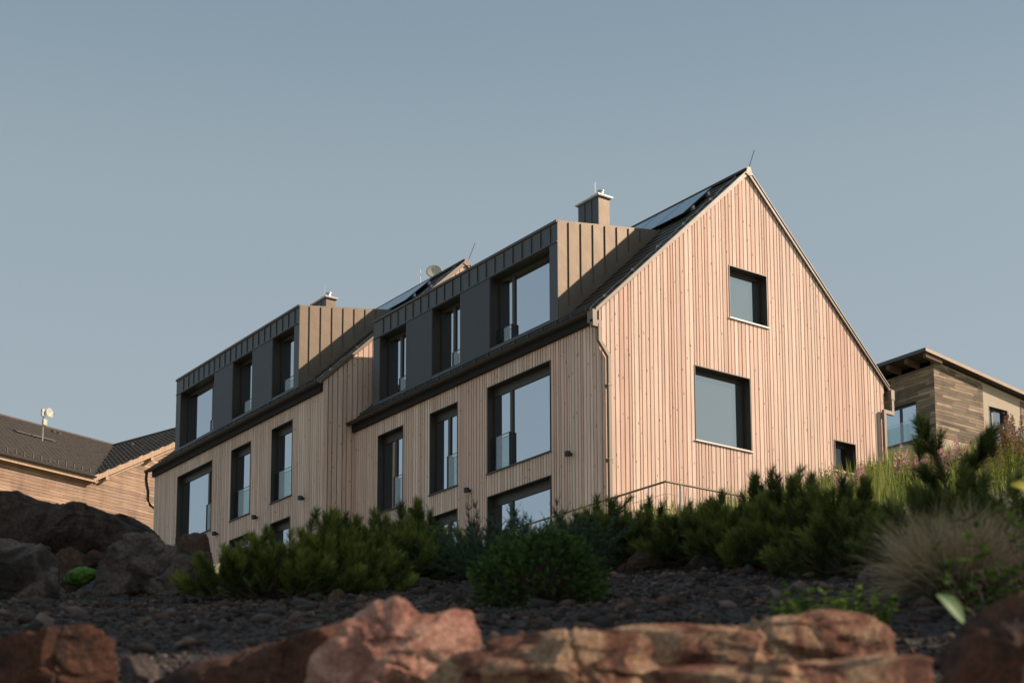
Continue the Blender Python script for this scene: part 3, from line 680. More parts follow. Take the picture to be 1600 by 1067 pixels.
LH.rotation_euler = (0, 0, math.atan2(UH[1], UH[0]))
sgnv = 1.0 if np.cross(UH, VH)[2] > 0 else -1.0
def Q(u, v, z): return np.array([u, v*sgnv, z-wz0])      # local coordinates of the left house
m = MB()
hboards(m, wz0, zR+.2, lambda z: (uL, uEnd) if z <= -.12 else ((z+.12)/s_r, max((z+.12)/s_r, uEnd-(z+.12)/s_r)), lambda u, z: Q(u, 0, z), (0, sgnv, 0), bw=.15, r=random.Random(4), maxlen=8)
m.box(uL, uEnd, *sorted((Q(0, .04, 0)[1], Q(0, .3, 0)[1])), 0, -wz0-.3, mi=1)
m.prism([Q(.1, .04, -.12), Q(uEnd-.1, .04, -.12), Q(uR, .04, zR-.2)], Q(0, .26, 0)-Q(0, 0, 0), mi=1)
m.build('wall', [LARCH_H, BATTEN], LH)
ov = .35
def roofplane(fn, a0, a1, b0, b1, na, nb, clip, mb, r):
    """tiles over a roof plane: fn(a,b)->pt (b up the slope)"""
    pass
def tiles(mb, org, da, db, poly, tw=.30, tl=.36, r=random):
    """org+da*a+db*b ; poly: fn(a,b)->inside"""
    nrm = np.cross(da, db); nrm /= np.linalg.norm(nrm)
    if nrm[2] < 0: nrm = -nrm
    amin, amax, bmin, bmax, inside = poly
    j = 0; bcur = bmin
    while bcur < bmax:
        a = amin-(tw/2 if j % 2 else 0)
        while a < amax:
            c = inside(a+tw/2, bcur+tl/2)
            if c:
                h = r.uniform(0, .008)
                p = [org+da*(a+.004)+db*bcur, org+da*(a+tw*.5)+db*bcur+nrm*.022, org+da*(a+tw-.004)+db*bcur, org+da*(a+tw-.004)+db*(bcur+tl*1.05), org+da*(a+tw*.5)+db*(bcur+tl*1.05)+nrm*.022, org+da*(a+.004)+db*(bcur+tl*1.05)]
                lo = nrm*(.045+h); hi = nrm*(.008)
                top = [p[0]+lo, p[1]+lo, p[2]+lo, p[3]+hi, p[4]+hi, p[5]+hi]
                bot = [p[0]+nrm*.0, p[2]+nrm*.0]
                mb.poly(top+bot, [(0, 1, 4, 5), (1, 2, 3, 4), (6, 7, 2, 1, 0)])
            a += tw
        bcur += tl; j += 1
roof = MB()
# main slope, eave at v=-ov
e_main = Q(0, -ov, -m_r*ov); dv = Q(0, 1, m_r)-Q(0, 0, 0); lv = np.linalg.norm(dv); dv = dv/lv; du = np.array([1.0, 0, 0])
Lm = (vR+ov)*lv
uv0 = -m_r*ov/s_r
for sg_ in (0,):
    tp = [Q(uL, -ov, -m_r*ov), Q(uv0, -ov, -m_r*ov), Q(uR, vR, zR), Q(uL, vR, zR)]
    roof.poly(tp+[p-np.array([0, 0, .2]) for p in tp], [(0, 1, 2, 3), (7, 6, 5, 4), (0, 4, 5, 1), (1, 5, 6, 2), (2, 6, 7, 3), (3, 7, 4, 0)])
roof.prism([Q(uL, vR, zR), Q(uL, vR*2, 0), Q(uL, vR*2, -.2), Q(uL, vR, zR-.2)], (uEnd-uL, 0, 0))
tiles(roof, e_main, du, dv, (uL, uR*1.0, 0, Lm, lambda a, b: (b/lv*m_r-m_r*ov) > s_r*a-.03 and b < Lm-.1), r=random.Random(3))
roof.tube([Q(uL, vR, zR+.03), Q(uR, vR, zR+.03)], .11, 8)
# cross gable slopes
for sg in (1, -1):
    f = (lambda u, v, z: Q(u, v, z)) if sg == 1 else (lambda u, v, z: Q(2*uR-u, v, z))
    roof.prism([f(-.25, -ov, -.25*s_r), f(uR, -ov, zR), f(uR, -ov, zR-.18), f(-.25, -ov, -.25*s_r-.18)], (0, (vR+ov)*sgnv, 0))
ds = Q(1, 0, s_r)-Q(0, 0, 0); ls = np.linalg.norm(ds); ds /= ls
tiles(roof, Q(-.25, -ov, -.25*s_r), np.array([0, sgnv, 0.0]), ds, (0, vR+ov, 0, (uR+.25)*ls, lambda a, b: (a-ov)*m_r < (b/ls-.25)*s_r+.03 and b < (uR+.25)*ls-.1), r=random.Random(5))
roof.tube([Q(uR, -ov, zR+.03), Q(uR, vR, zR+.03)], .11, 8)
rf = roof.build('roof', TILE2, LH)
m = MB(); m.prism([Q(-.3, -ov-.03, -.3*s_r-.26), Q(uR, -ov-.03, zR-.26), Q(uR, -ov-.03, zR+.03), Q(-.3, -ov-.03, -.3*s_r+.03)], (0, .035*sgnv, 0)); m.prism([Q(0, -.10, -.42), Q(uR, -.10, zR-.42), Q(uR, -.10, zR-.2), Q(0, -.10, -.2)], (0, .08*sgnv, 0)); m.build('bargeboard', PALEWOOD, rf)
for k in range(4):
    u = .45+k*2.6
    if u < uR: m = MB(); a = Q(u, -ov-.02, s_r*u-.46); m.box(u-.09, u+.09, *sorted((a[1], Q(0, -.02, 0)[1])), a[2], a[2]+.19); m.build('purlin_end', OLDWOOD if False else PALEWOOD, rf)
m = MB(); m.prism([Q(uL, -ov-.02, -m_r*ov-.28), Q(uL, -ov-.02, -m_r*ov-.03), Q(uL, -ov+.02, -m_r*ov-.03), Q(uL, -.0, -.28)], (0-uL-.2, 0, 0)); m.build('eave_board', PALEWOOD, rf)
m = MB(); gg = Q(0, -ov-.11, -m_r*ov-.03); n = 8; pr = [(uL, gg[1]+.08*math.cos(math.pi+math.pi*k/(n-1)), gg[2]+.08*math.sin(math.pi+math.pi*k/(n-1))) for k in range(n)]; m.prism(pr, (-uL-.28, 0, 0)); m.build('gutter', FRAME, rf)
for k in range(14):
    u = uL+1+k*(abs(uL)-1.2)/13; bb = .5; p = e_main+du*u+dv*bb; m = MB(); m.box(p[0]-.02, p[0]+.02, p[1]-.03, p[1]+.03, p[2]+.02, p[2]+.26); m.build('snow_hook', TILE2, rf)
m = MB(); p1 = e_main+du*(uL)+dv*(Lm*.62); m.prism([p1+[0, 0, .10], p1+dv*.3+[0, 0, .10], p1+dv*.3+[0, 0, .14], p1+[0, 0, .14]], (4.4, 0, 0)); p1 = e_main+du*(uL+7.2)+dv*(Lm*.60); m.prism([p1+[0, 0, .12], p1+dv*.25+[0, 0, .12], p1+dv*.25+[0, 0, .16], p1+[0, 0, .16]], (2.3, 0, 0)); m.build('roof_walkway', TILE2, rf)
for px, py_, vv in ((83, 676, .9), (92, 679, .9), (140, 688, 1.0)):
    u, v, z = wallpt(px, py_, vR*vv); m = MB(); m.tube([Q(u, v, z-.35), Q(u, v, z)], .07, 8); m.tube([Q(u, v, z), Q(u, v, z+.12)], .12, 8); m.build('roof_vent', TILE2, rf)
u, v, z = wallpt(206, 694, vR*.6); m = MB(); m.tube([Q(u, v, z-.3), Q(u, v, z+.05)], .12, 8); m.build('roof_vent', TILE2, rf)
# antenna mast
u, v, z = wallpt(66.5, 684, vR*.55); zt_ = wallpt(66.5, 638, vR*.55)[2]
m = MB(); m.tube([Q(u, v, z-.2), Q(u, v, zt_)], .03, 8); am = m.build('antenna_mast', STEEL, LH)
m = MB(); c = Q(u, v-.12, z+(zt_-z)*.52); m.box(c[0]-.11, c[0]+.11, c[1]-.06, c[1]+.06, c[2]-.15, c[2]+.15); c = Q(u-.1, v-.12, z+(zt_-z)*.86); m.box(c[0]-.1, c[0]+.1, c[1]-.05, c[1]+.05, c[2]-.22, c[2]+.14); m.build('antenna_box', DISHM, am)
c = Q(u+.22, v-.22, z+(zt_-z)*.86); d_ = dish(am, np.zeros(3), c, .25, (.2, -1*sgnv, .05), DISHM)

# ---- right neighbour: weathered boards and beige render, monopitch roof
K = at(1461.5, 640, 85); KX, KY = K[0], K[1]
zt0 = onY(1446, 544, KY-.42); XR1 = zt0[0]
pe = onY(1600, 613, KY-.42); slp = (pe[2]-zt0[2])/(pe[0]-zt0[0])
XW2 = onY(1537, 640, KY)[0]; XW3 = onY(1595, 640, KY)[0]; zwb = onY(1461.5, 680, KY)[2]; zbase = onY(1461, 760, KY)[2]
RL = np.array([KX, KY, zbase]); RHo = thing('monopitch_house', 'weathered board and beige render house with monopitch roof uphill at the right', 'house', RL)
def rz(X): return zt0[2]+slp*(X-zt0[0])
XE = KX+16; YE = onX(1368, 600, KX)[1]+3
winL = (onX(1434, 690, KX)[1], onX(1376, 690, KX)[1], onX(1432, 687, KX)[2], onX(1432, 626, KX)[2])
m = MB(RL); P = lambda u, z: np.array([KX, u, z])
hboards(m, zwb, rz(KX)-.15, lambda z: (KY, YE), P, (1, 0, 0), [winL], bw=.17, r=random.Random(8), maxlen=2.6)
P = lambda u, z: np.array([u, KY, z])
ztw = rz(KX)-.32
hboards(m, zwb-.0, ztw, lambda z: (KX, min(XW2, max(KX, KX+(z-ztw)/slp)) if z > rz(XW2)-.32 else XW2), P, (0, 1, 0), [], bw=.17, r=random.Random(9), maxlen=2.2)
m.build('board_wall', [OLDWOOD], RHo); m = MB(RL)
zt3 = rz(XW3)-.32
hboards(m, zwb-1.5, zt3, lambda z: (XW3, max(XW3, min(XE, XW3+(z-zt3)/slp))), P, (0, 1, 0), [], bw=.17, r=random.Random(10), maxlen=2.2)
m.build('board_wall', [OLDWOOD], RHo)
doorR = (onY(1547, 665, KY)[0], onY(1576, 665, KY)[0], onY(1547, 699, KY)[2], onY(1547, 634, KY)[2])
m = MB(RL)
def pwall_y(m, x0, x1, z0, op=None):
    xs = [x0]+([op[0], op[1]] if op else [])+[x1]
    for i in range(len(xs)-1):
        a, b_ = xs[i], xs[i+1]
        if op and i == 1:
            m.box(a, b_, KY+.03, KY+.4, z0, op[2]); 
            m.prism([(a, KY+.03, op[3]), (b_, KY+.03, op[3]), (b_, KY+.03, rz(b_)-.2), (a, KY+.03, rz(a)-.2)], (0, .37, 0)); continue
        m.prism([(a, KY+.03, z0), (b_, KY+.03, z0), (b_, KY+.03, rz(b_)-.2), (a, KY+.03, rz(a)-.2)], (0, .37, 0))
pwall_y(m, KX+.03, XW2, zbase); pwall_y(m, XW2, XW3, zbase, doorR); pwall_y(m, XW3, XE, zbase)
y0, y1, z0, z1 = winL
for a, b_, c0, c1 in ((KY+.03, y0, zbase, rz(KX)-.2), (y0, y1, zbase, z0), (y0, y1, z1, rz(KX)-.2), (y1, YE, zbase, rz(KX)-.2)): m.box(KX+.03, KX+.4, a if a > KY+.1 else KY+.41, b_, c0, c1)
m.build('render_wall', PLASTER, RHo)
m = MB(RL); xa = XR1; m.prism([(xa, KY-.42, rz(xa)), (XE, KY-.42, rz(XE)), (XE, KY-.42, rz(XE)-.10), (xa, KY-.42, rz(xa)-.10)], (0, YE-KY+.7, 0)); rr_ = m.build('roof', FRAME, RHo)
m = MB(RL); m.prism([(xa-.03, KY-.46, rz(xa)-.15), (XE, KY-.46, rz(XE)-.15), (XE, KY-.46, rz(XE)+.03), (xa-.03, KY-.46, rz(xa)+.03)], (0, .03, 0)); m.build('verge_fascia', METAL, rr_)
m = MB(RL); m.box(xa-.05, xa-.005, KY-.42, YE+.3, rz(xa)-.15, rz(xa)+.03); m.build('eave_fascia', SEAM, rr_)
for i in range(7):
    yy = KY-.35+i*1.25
    if yy < YE: m = MB(RL); m.prism([(xa+.1, yy, rz(xa)-.42), (KX+.3, yy, rz(KX)-.42), (KX+.3, yy, rz(KX)-.13), (xa+.1, yy, rz(xa)-.13)], (0, .2, 0)); m.build('rafter_end', RAFT, rr_)
m = MB(RL); m.box(KX+.0, KX+.03, KY+.2, YE, rz(xa)-.55, rz(xa)-.13); m.build('soffit', FRAME, rr_)
GP = glass_mat('neighbour_glass', (.62, .70, .76), .45)
window(RHo, y0, y1, z0, z1, lambda u, z, d: np.array([KX+d, u, z]), None, RL, .12, (y0+y1)/2-.1, None, sill=None, topbox=.12, pane_mat=GP, fw=.1)
window(RHo, doorR[0], doorR[1], doorR[2], doorR[3], lambda u, z, d: np.array([u, KY+.03+d, z]), None, RL, .22, doorR[0]+.55, None, sill=None, topbox=.1, pane_mat=GP, fw=.1)
m = MB(RL); m.box(KX-.10, KX-.08, y0-.1, y1+.1, z0+.02, z0+1.15); m.build('balustrade', CLEAR, RHo)
bx0, bx1 = doorR[0]-.3, doorR[1]+1.2
m = MB(RL); m.box(bx0, bx1, KY-1.0, KY+.02, doorR[2]-.18, doorR[2]-.02); bal = m.build('balcony_slab', FRAME, RHo)
m = MB(RL); m.box(bx0+.02, bx1-.02, KY-.98, KY-.96, doorR[2]+.02, doorR[2]+1.05); m.box(bx0+.02, bx0+.04, KY-.96, KY, doorR[2]+.02, doorR[2]+1.05); m.build('balustrade', CLEAR, bal)
for xx in (bx0+.03, (bx0+bx1)/2, bx1-.03): m = MB(RL); m.box(xx-.03, xx+.03, KY-1.04, KY-.99, doorR[2]-.2, doorR[2]+1.05); m.build('balustrade_post', FRAME, bal)

# ------------------------------------------------------------------ terrace railing and garden chair
RC = at(1040, 752, 34); rx, ry, rzz = RC
gl = rzz-1.05
T = thing('terrace_railing', 'brown metal handrail turning a corner in front of the sunlit gable wall', 'railing', (rx, ry, gl))
LL = np.array([rx, ry, gl])
m = MB(LL); m.tube([(rx, ry+7.5, rzz), (rx, ry, rzz)], .025, 8); m.tube([(rx, ry, rzz), (rx+3.5, ry, rzz)], .025, 8); m.build('handrail', METALT, T)
m = MB(LL)
for i in range(3): z = gl+.25+.27*i; m.tube([(rx, ry+7.5, z), (rx, ry, z)], .006, 5); m.tube([(rx, ry, z), (rx+3.5, ry, z)], .006, 5)
m.build('cable', STEEL, T)
for (x, y) in ((rx, ry+.55), (rx+.42, ry), (rx, ry+2.7), (rx, ry+5), (rx, ry+7.3), (rx+2.0, ry), (rx+3.4, ry)): m = MB(LL); m.tube([(x, y, gl-.3), (x, y, rzz-.02)], .022, 8); m.build('post', STEEL, T)
q = at(1036, 790, 34.7)
T = thing('garden_chair', 'dark slatted garden chair behind the corner of the handrail', 'chair', (q[0], q[1], q[2]-.8), rot=.5)
m = MB()
for i in range(9): a = -.25+i*.0625; m.tube([(a, .25, .42), (a*.95, .32, .65), (a*.8, .36, .80+.08*math.cos(a*5))], .012, 5)
m.tube([(-.26, .25, .42), (-.25, .32, .68), (-.16, .37, .84), (0, .38, .88), (.16, .37, .84), (.25, .32, .68), (.26, .25, .42)], .016, 6); m.build('backrest', BLACK, T)
m = MB(); 
for i in range(8): m.box(-.25, .25, -.25+i*.065, -.20+i*.065, .42, .435)
m.build('seat', BLACK, T)
for sx_ in (-1, 1):
    for sy_ in (-1, 1): m = MB(); m.tube([(sx_*.24, sy_*.23, 0), (sx_*.24, sy_*.23, .42)], .015, 6); m.build('leg', BLACK, T)
    m = MB(); m.tube([(sx_*.27, -.25, .42), (sx_*.27, -.24, .64), (sx_*.26, .28, .66)], .014, 6); m.build('armrest', BLACK, T)

# ------------------------------------------------------------------ boulders
def ico(sub):
    t = (1+5**.5)/2
    V = [(-1,t,0),(1,t,0),(-1,-t,0),(1,-t,0),(0,-1,t),(0,1,t),(0,-1,-t),(0,1,-t),(t,0,-1),(t,0,1),(-t,0,-1),(-t,0,1)]
    F = [(0,11,5),(0,5,1),(0,1,7),(0,7,10),(0,10,11),(1,5,9),(5,11,4),(11,10,2),(10,7,6),(7,1,8),(3,9,4),(3,4,2),(3,2,6),(3,6,8),(3,8,9),(4,9,5),(2,4,11),(6,2,10),(8,6,7),(9,8,1)]
    V = np.array(V, float); V /= np.linalg.norm(V, axis=1)[:, None]; F = np.array(F)
    for _ in range(sub):
        E_ = {}; nv = list(V); nf = []
        def mid(a, b):
            k = (a, b) if a < b else (b, a)
            if k not in E_: q = nv[a]+nv[b]; nv.append(q/np.linalg.norm(q)); E_[k] = len(nv)-1
            return E_[k]
        for a, b, c in F:
            ab, bc, ca = mid(a, b), mid(b, c), mid(c, a); nf += [(a, ab, ca), (b, bc, ab), (c, ca, bc), (ab, bc, ca)]
        V = np.array(nv); F = np.array(nf)
    return V, F
ICO5 = ico(5); ICO4 = ico(4); ICO3 = ico(3); ICO0 = ico(0); ICO1 = ico(1)
def boulder(label, poly, d, mat, seed, depth=.6, facets=14, rough=.035, cat='boulder', group=None, name='boulder', base=ICO5, lean=.0, soft=.97, strata=0):
    """rock whose outline seen from the path follows the given pixel outline, with true size and thickness at distance d"""
    r = np.random.default_rng(seed); poly = np.array(poly, float); c = (poly.min(0)+poly.max(0))/2
    C0 = at(c[0], c[1], d); pxm = FPX/d
    V, F = base; V = V.copy(); rough = rough*.42
    nn_ = r.normal(size=(facets+12, 3)); nn_ /= np.linalg.norm(nn_, axis=1)[:, None]; dd_ = r.uniform(.66, 1.0, len(nn_))
    dot = V@nn_.T; rr_ = np.where(dot > .05, dd_[None]/np.maximum(dot, .05), 9.0); V = V*np.minimum(rr_.min(1), 1.35)[:, None]; V /= np.linalg.norm(V, axis=1).max()
    th = np.arctan2(V[:, 2], V[:, 0]); rp = poly-c; rp[:, 1] *= -1
    def rad(t):
        o = np.array([math.cos(t), math.sin(t)]); best = 0
        for i in range(len(rp)):
            a, b = rp[i], rp[(i+1) % len(rp)]; e = b-a; den = o[0]*e[1]-o[1]*e[0]
            if abs(den) < 1e-9: continue
            s_ = (a[0]*e[1]-a[1]*e[0])/den; q = (a[0]*o[1]-a[1]*o[0])/den
            if s_ > 0 and -1e-6 <= q <= 1+1e-6: best = max(best, s_)
        return best
    tb = np.linspace(-math.pi, math.pi, 181); rt = np.array([rad(t) for t in tb]); R0 = np.interp(th, tb, rt)/pxm
    rxy = np.hypot(V[:, 0], V[:, 2]); sil = np.interp(th, tb, np.array([max(1e-3, rxy[np.abs((th-t+math.pi) % (2*math.pi)-math.pi) < .12].max() if (np.abs((th-t+math.pi) % (2*math.pi)-math.pi) < .12).any() else 1) for t in tb]))
    W = np.ptp(poly[:, 0])/pxm
    X = V[:, 0]/sil*R0; Z = V[:, 2]/sil*R0; Y = V[:, 1]*W*depth*.5
    Pw = np.outer(X, RH)+np.outer(Y, FH)+np.outer(Z, [0, 0, 1.0])
    nrm = Pw/(np.linalg.norm(Pw, axis=1)[:, None]+1e-9); sz = W
    def _d(p):
        q = Vector(p*(2.2/sz)+seed); c1 = noise.cell(Vector(p*(5.5/sz)*np.array([1, 1, 1.7])+seed)+noise.noise_vector(q)*.9); vd = noise.voronoi(Vector(p*(4.2/sz)+seed)+noise.noise_vector(q*1.5)*.3)[0]
        return noise.fractal(q, .9, 2.1, 3)*.6+(c1-.5)*.85-max(0, .16-(vd[1]-vd[0]))*4.5+noise.fractal(Vector(p*(11/sz)+seed), .7, 2.2, 4)*.40
    dsp = np.array([_d(p) for p in Pw])
    if strata: dsp += np.array([strata*((math.floor((p[2]/sz*22+noise.noise(Vector(p*(3/sz)))*2.2)))*.618 % 1.0-.5) for p in Pw])
    Pw = Pw+nrm*(dsp*rough*sz)[:, None]
    zmin = Pw[:, 2].min(); root = C0+np.array([0, 0, zmin])
    o = raw(name, Pw-[0, 0, zmin], F, mat, smooth=True); o.location = tuple(root)
    try: o.data.set_sharp_from_angle(angle=R_(20))
    except Exception: pass
    return _tag(o, label, cat, group)
DARKR = rock_mat('dark_basalt', [(.020, .015, .014), (.055, .041, .037), (.13, .105, .095), (.06, .038, .03)], 3.2, 1.0)
GREYR = rock_mat('grey_basalt', [(.020, .015, .013), (.058, .043, .036), (.18, .135, .11), (.090, .050, .036)], 4.6, 1.0)
BROWNR = rock_mat('brown_basalt', [(.035, .020, .014), (.085, .05, .035), (.13, .075, .045), (.08, .055, .045)], 2.6)
REDR = rock_mat('red_porphyry', [(.13, .055, .04), (.36, .165, .12), (.52, .29, .215), (.58, .42, .33)], 7.0, .7)
RUSTR = rock_mat('rusty_rock', [(.025, .018, .015), (.058, .036, .028), (.13, .055, .034), (.07, .05, .042)], 7.0, .7)
TANR = rock_mat('tan_crusted_rock', [(.045, .03, .026), (.24, .10, .065), (.48, .32, .20), (.34, .16, .10)], 7.0, .9)
DEEPR = rock_mat('deep_brown_basalt', [(.013, .009, .008), (.038, .025, .020), (.085, .058, .046), (.05, .028, .02)], 3.0, 1.0)
B = boulder
B('long dark boulder lying in front of the tiled house', [(-60, 800), (0, 766), (30, 764), (110, 790), (170, 800), (215, 806), (245, 830), (265, 880), (150, 915), (-60, 900)], 11.8, DEEPR, 3, .5, 18, .03)
B('big slanting dark boulder at the left edge beside the gravel', [(-90, 850), (0, 832), (45, 832), (78, 855), (108, 895), (112, 945), (60, 985), (-90, 990)], 9.2, GREYR, 5, .6, 10)
B('rugged grey boulder with a hollow in its face, left of the first pine shrub', [(140, 905), (155, 860), (195, 830), (225, 826), (290, 850), (330, 890), (355, 935), (330, 975), (250, 990), (150, 985), (132, 950)], 9.4, GREYR, 8, .6, 16, .05)
B('small flat topped brown boulder below the far house window', [(272, 838), (300, 829), (322, 830), (332, 865), (338, 905), (280, 905)], 11.0, BROWNR, 11, .8, 8, .03)
B('reddish brown boulder half hidden by the leftmost pine shrub', [(338, 870), (360, 852), (410, 848), (425, 880), (420, 930), (350, 930)], 10.7, BROWNR, 13, .8)
B('small grey rock wedged between the two big dark boulders', [(88, 862), (110, 852), (140, 870), (150, 905), (110, 930), (92, 915)], 10.0, BROWNR, 17, .8, base=ICO4)
B('small rusty orange rock above the green cushion plant', [(128, 870), (145, 858), (160, 862), (158, 885), (130, 888)], 9.9, RUSTR, 19, .8, base=ICO4)
B('broad rusty boulder in the bottom left corner', [(-30, 1010), (40, 990), (100, 980), (150, 978), (185, 1000), (192, 1050), (180, 1120), (-40, 1120)], 4.4, RUSTR, 23, .7, 12, .04)
B('dark angular rock beside the rusty corner boulder', [(188, 1028), (225, 1018), (248, 1040), (250, 1080), (190, 1090)], 4.35, DARKR, 29, .8, base=ICO4)
B('grey blocky stone on the gravel left of the centre', [(205, 1003), (245, 985), (290, 990), (306, 1012), (285, 1040), (225, 1040)], 6.0, DARKR, 31, .8, base=ICO4)
B('dark stone at the left edge on the gravel', [(-30, 985), (10, 972), (38, 980), (42, 1010), (-30, 1030)], 5.8, DARKR, 37, .8, base=ICO4)
B('long low brown boulder running left from the red boulder', [(235, 1065), (290, 1035), (380, 1018), (470, 985), (550, 962), (600, 985), (600, 1130), (220, 1130)], 4.3, RUSTR, 41, .5, 10, .03)
B('large sunlit red boulder in the foreground', [(470, 1085), (490, 1030), (530, 985), (560, 945), (585, 932), (620, 930), (642, 942), (660, 956), (695, 954), (722, 944), (742, 960), (755, 1000), (748, 1120), (470, 1130)], 4.0, REDR, 43, .7, 13, .026)
B('dark boulder with a sunlit tan crust right of the red boulder', [(655, 1060), (700, 1022), (760, 1000), (830, 985), (900, 974), (960, 973), (1010, 1000), (1060, 1040), (1080, 1130), (650, 1130)], 3.7, TANR, 47, .5, 10, .05, strata=.5)
B('long rusty ledge of rock at the bottom right of the centre', [(930, 985), (1000, 975), (1100, 972), (1200, 956), (1290, 950), (1380, 960), (1425, 985), (1420, 1040), (1300, 1060), (1000, 1060), (930, 1030)], 3.95, TANR, 53, .4, 12, .045, strata=.9)
B('flat greyish brown boulder below the rusty ledge', [(1000, 1045), (1150, 1030), (1300, 1018), (1450, 1022), (1475, 1060), (1460, 1130), (1000, 1130)], 3.5, TANR, 59, .5, 10, .045, strata=.7)
B('dark brown boulder in the bottom right corner', [(1462, 1080), (1480, 1010), (1530, 955), (1580, 922), (1660, 900), (1700, 1000), (1690, 1130), (1465, 1130)], 3.3, RUSTR, 61, .7, 10, .03)
stones = [(975, 1040, 858, 884, 9.6, 'flat brown stone under the pines right of the spruce shrub', BROWNR), (1068, 1132, 861, 900, 9.3, 'low dark stone lying on the gravel right of the spruce shrub', DARKR),
    (1126, 1180, 886, 920, 8.9, 'grey brown stone in front of the low dark stone', BROWNR), (1092, 1128, 898, 914, 8.9, 'small reddish stone on the gravel', RUSTR), (1190, 1238, 890, 906, 9.2, 'flat reddish stone under the right pines', RUSTR),
    (925, 975, 935, 962, 7.6, 'reddish stone at the right foot of the spruce shrub', BROWNR), (815, 855, 958, 985, 6.8, 'brown stone at the front foot of the spruce shrub', BROWNR), (648, 680, 900, 918, 9.2, 'thin grey slab under the middle pine shrub', DARKR),
    (510, 545, 920, 940, 8.3, 'brown stone at the foot of the second pine shrub', BROWNR), (380, 450, 955, 985, 6.8, 'brown stone sunk in the gravel in front of the first pine shrub', BROWNR), (1280, 1345, 868, 900, 8.5, 'dark rock in the shade of the right pines', DARKR),
    (1335, 1400, 880, 915, 7.6, 'bluish grey rock beside the dry grass tuft', DARKR), (985, 1010, 945, 960, 7.4, 'small brown stone in the right gravel', BROWNR), (120, 158, 965, 978, 7.2, 'small brown stone in the left gravel', BROWNR), (50, 72, 935, 945, 8.9, 'little reddish stone at the foot of the slanting boulder', RUSTR)]
for i, (x0, x1, y0, y1, d, lb, mt) in enumerate(stones):
    w, h = x1-x0, y1-y0
    B(lb, [(x0, y1+h*.3), (x0+w*.08, y0+h*.5), (x0+w*.3, y0+h*.05), (x0+w*.6, y0), (x0+w*.9, y0+h*.4), (x1, y1), (x1-w*.1, y1+h*.5), (x0+w*.1, y1+h*.5)], d, mt, 70+i, .9, 9, .03, 'stone', 'loose stones on the gravel', 'stone', ICO3)

# ------------------------------------------------------------------ gravel
GRAV, t, b = new_mat('gravel_stone'); b.inputs['Roughness'].default_value = .8
a_ = N(t, 'ShaderNodeAttribute', attribute_name='tone'); sp = N(t, 'ShaderNodeSeparateColor'); t.links.new(a_.outputs['Color'], sp.inputs[0])
cr = N(t, 'ShaderNodeValToRGB'); e = cr.color_ramp.elements; e[0].color = (.020, .0125, .0095, 1); e[1].color = (.19, .13, .10, 1); q = e.new(.5); q.color = (.060, .042, .033, 1); q = e.new(.82); q.color = (.095, .045, .032, 1)
t.links.new(sp.outputs[0], cr.inputs[0]); t.links.new(cr.outputs[0], b.inputs['Base Color'])
def scatter_stones(n, blo, bhi, smin, smax, seed):
    r = np.random.default_rng(seed); bb = np.sqrt(r.uniform(blo**2, bhi**2, n)); aa = r.uniform(-.40, .40, n)*bb
    xy = CAM[:2]+aa[:, None]*RH[:2]+bb[:, None]*FH[:2]; z = ground(xy)
    z += np.array([noise.fractal(Vector((p[0]*1.1, p[1]*1.1, 0)), 1.0, 2.0, 3) for p in xy])*.03
    s = smin*(smax/smin)**(r.random(n)**2.2); V0, F0 = ICO0
    V = V0[None]*(1+r.uniform(-.5, .35, (n, 12, 1)))+r.uniform(-.2, .2, (n, 12, 3)); sc = np.stack([s, s*r.uniform(.55, 1, n), s*r.uniform(.3, .7, n)], 1)
    V = V*sc[:, None, :]*.5; an = r.uniform(0, 6.28, n); ti = r.normal(0, .45, n)
    c, s_ = np.cos(ti)[:, None], np.sin(ti)[:, None]; y, zz_ = V[..., 1]*c-V[..., 2]*s_, V[..., 1]*s_+V[..., 2]*c
    c, s_ = np.cos(an)[:, None], np.sin(an)[:, None]; x, y2 = V[..., 0]*c-y*s_, V[..., 0]*s_+y*c
    P_ = np.stack([x+xy[:, 0:1], y2+xy[:, 1:2], zz_+(z+s*.10)[:, None]], -1).reshape(-1, 3)
    F = (F0[None]+(np.arange(n)*12)[:, None, None]).reshape(-1, 3); tn = np.repeat(r.random(n), 20)
    return P_, F, np.stack([tn, tn, tn], 1)
parts = [scatter_stones(42000, 4.0, 11, .012, .042, 1), scatter_stones(2600, 4.2, 12, .035, .12, 2)]
V = np.concatenate([parts[0][0], parts[1][0]]); F = np.concatenate([parts[0][1], parts[1][1]+len(parts[0][0])]); Tn = np.concatenate([parts[0][2], parts[1][2]])
_tag(raw('gravel', V, F, GRAV, tone=Tn), kind='stuff')

# ------------------------------------------------------------------ plants
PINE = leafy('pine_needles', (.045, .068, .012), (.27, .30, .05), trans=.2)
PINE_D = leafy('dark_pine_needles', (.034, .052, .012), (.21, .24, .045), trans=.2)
SPRUCE = leafy('spruce_needles', (.030, .065, .018), (.20, .30, .07), trans=.15)
JUNI = leafy('juniper_scales', (.045, .085, .055), (.15, .22, .12), trans=.15)
BARK = simple('shrub_bark', (.09, .055, .035), .9, 0, .3, 30)
LEAF = leafy('broad_leaf', (.06, .13, .02), (.20, .32, .06), trans=.35)
LEAFD = leafy('dark_broad_leaf', (.03, .07, .015), (.10, .17, .035), trans=.3)
DRYG = leafy('dry_grass_blade', (.27, .20, .11), (.68, .52, .33), trans=.3)
BLUEG = leafy('blue_grass_blade', (.07, .10, .07), (.16, .20, .13), trans=.3)
MEAD = leafy('meadow_grass', (.10, .15, .025), (.34, .36, .08), trans=.35)
PINK = leafy('fireweed_petal', (.68, .36, .42), (.90, .66, .66), trans=.4)
SEED = leafy('rusty_seedhead', (.25, .12, .08), (.52, .33, .27), trans=.3)

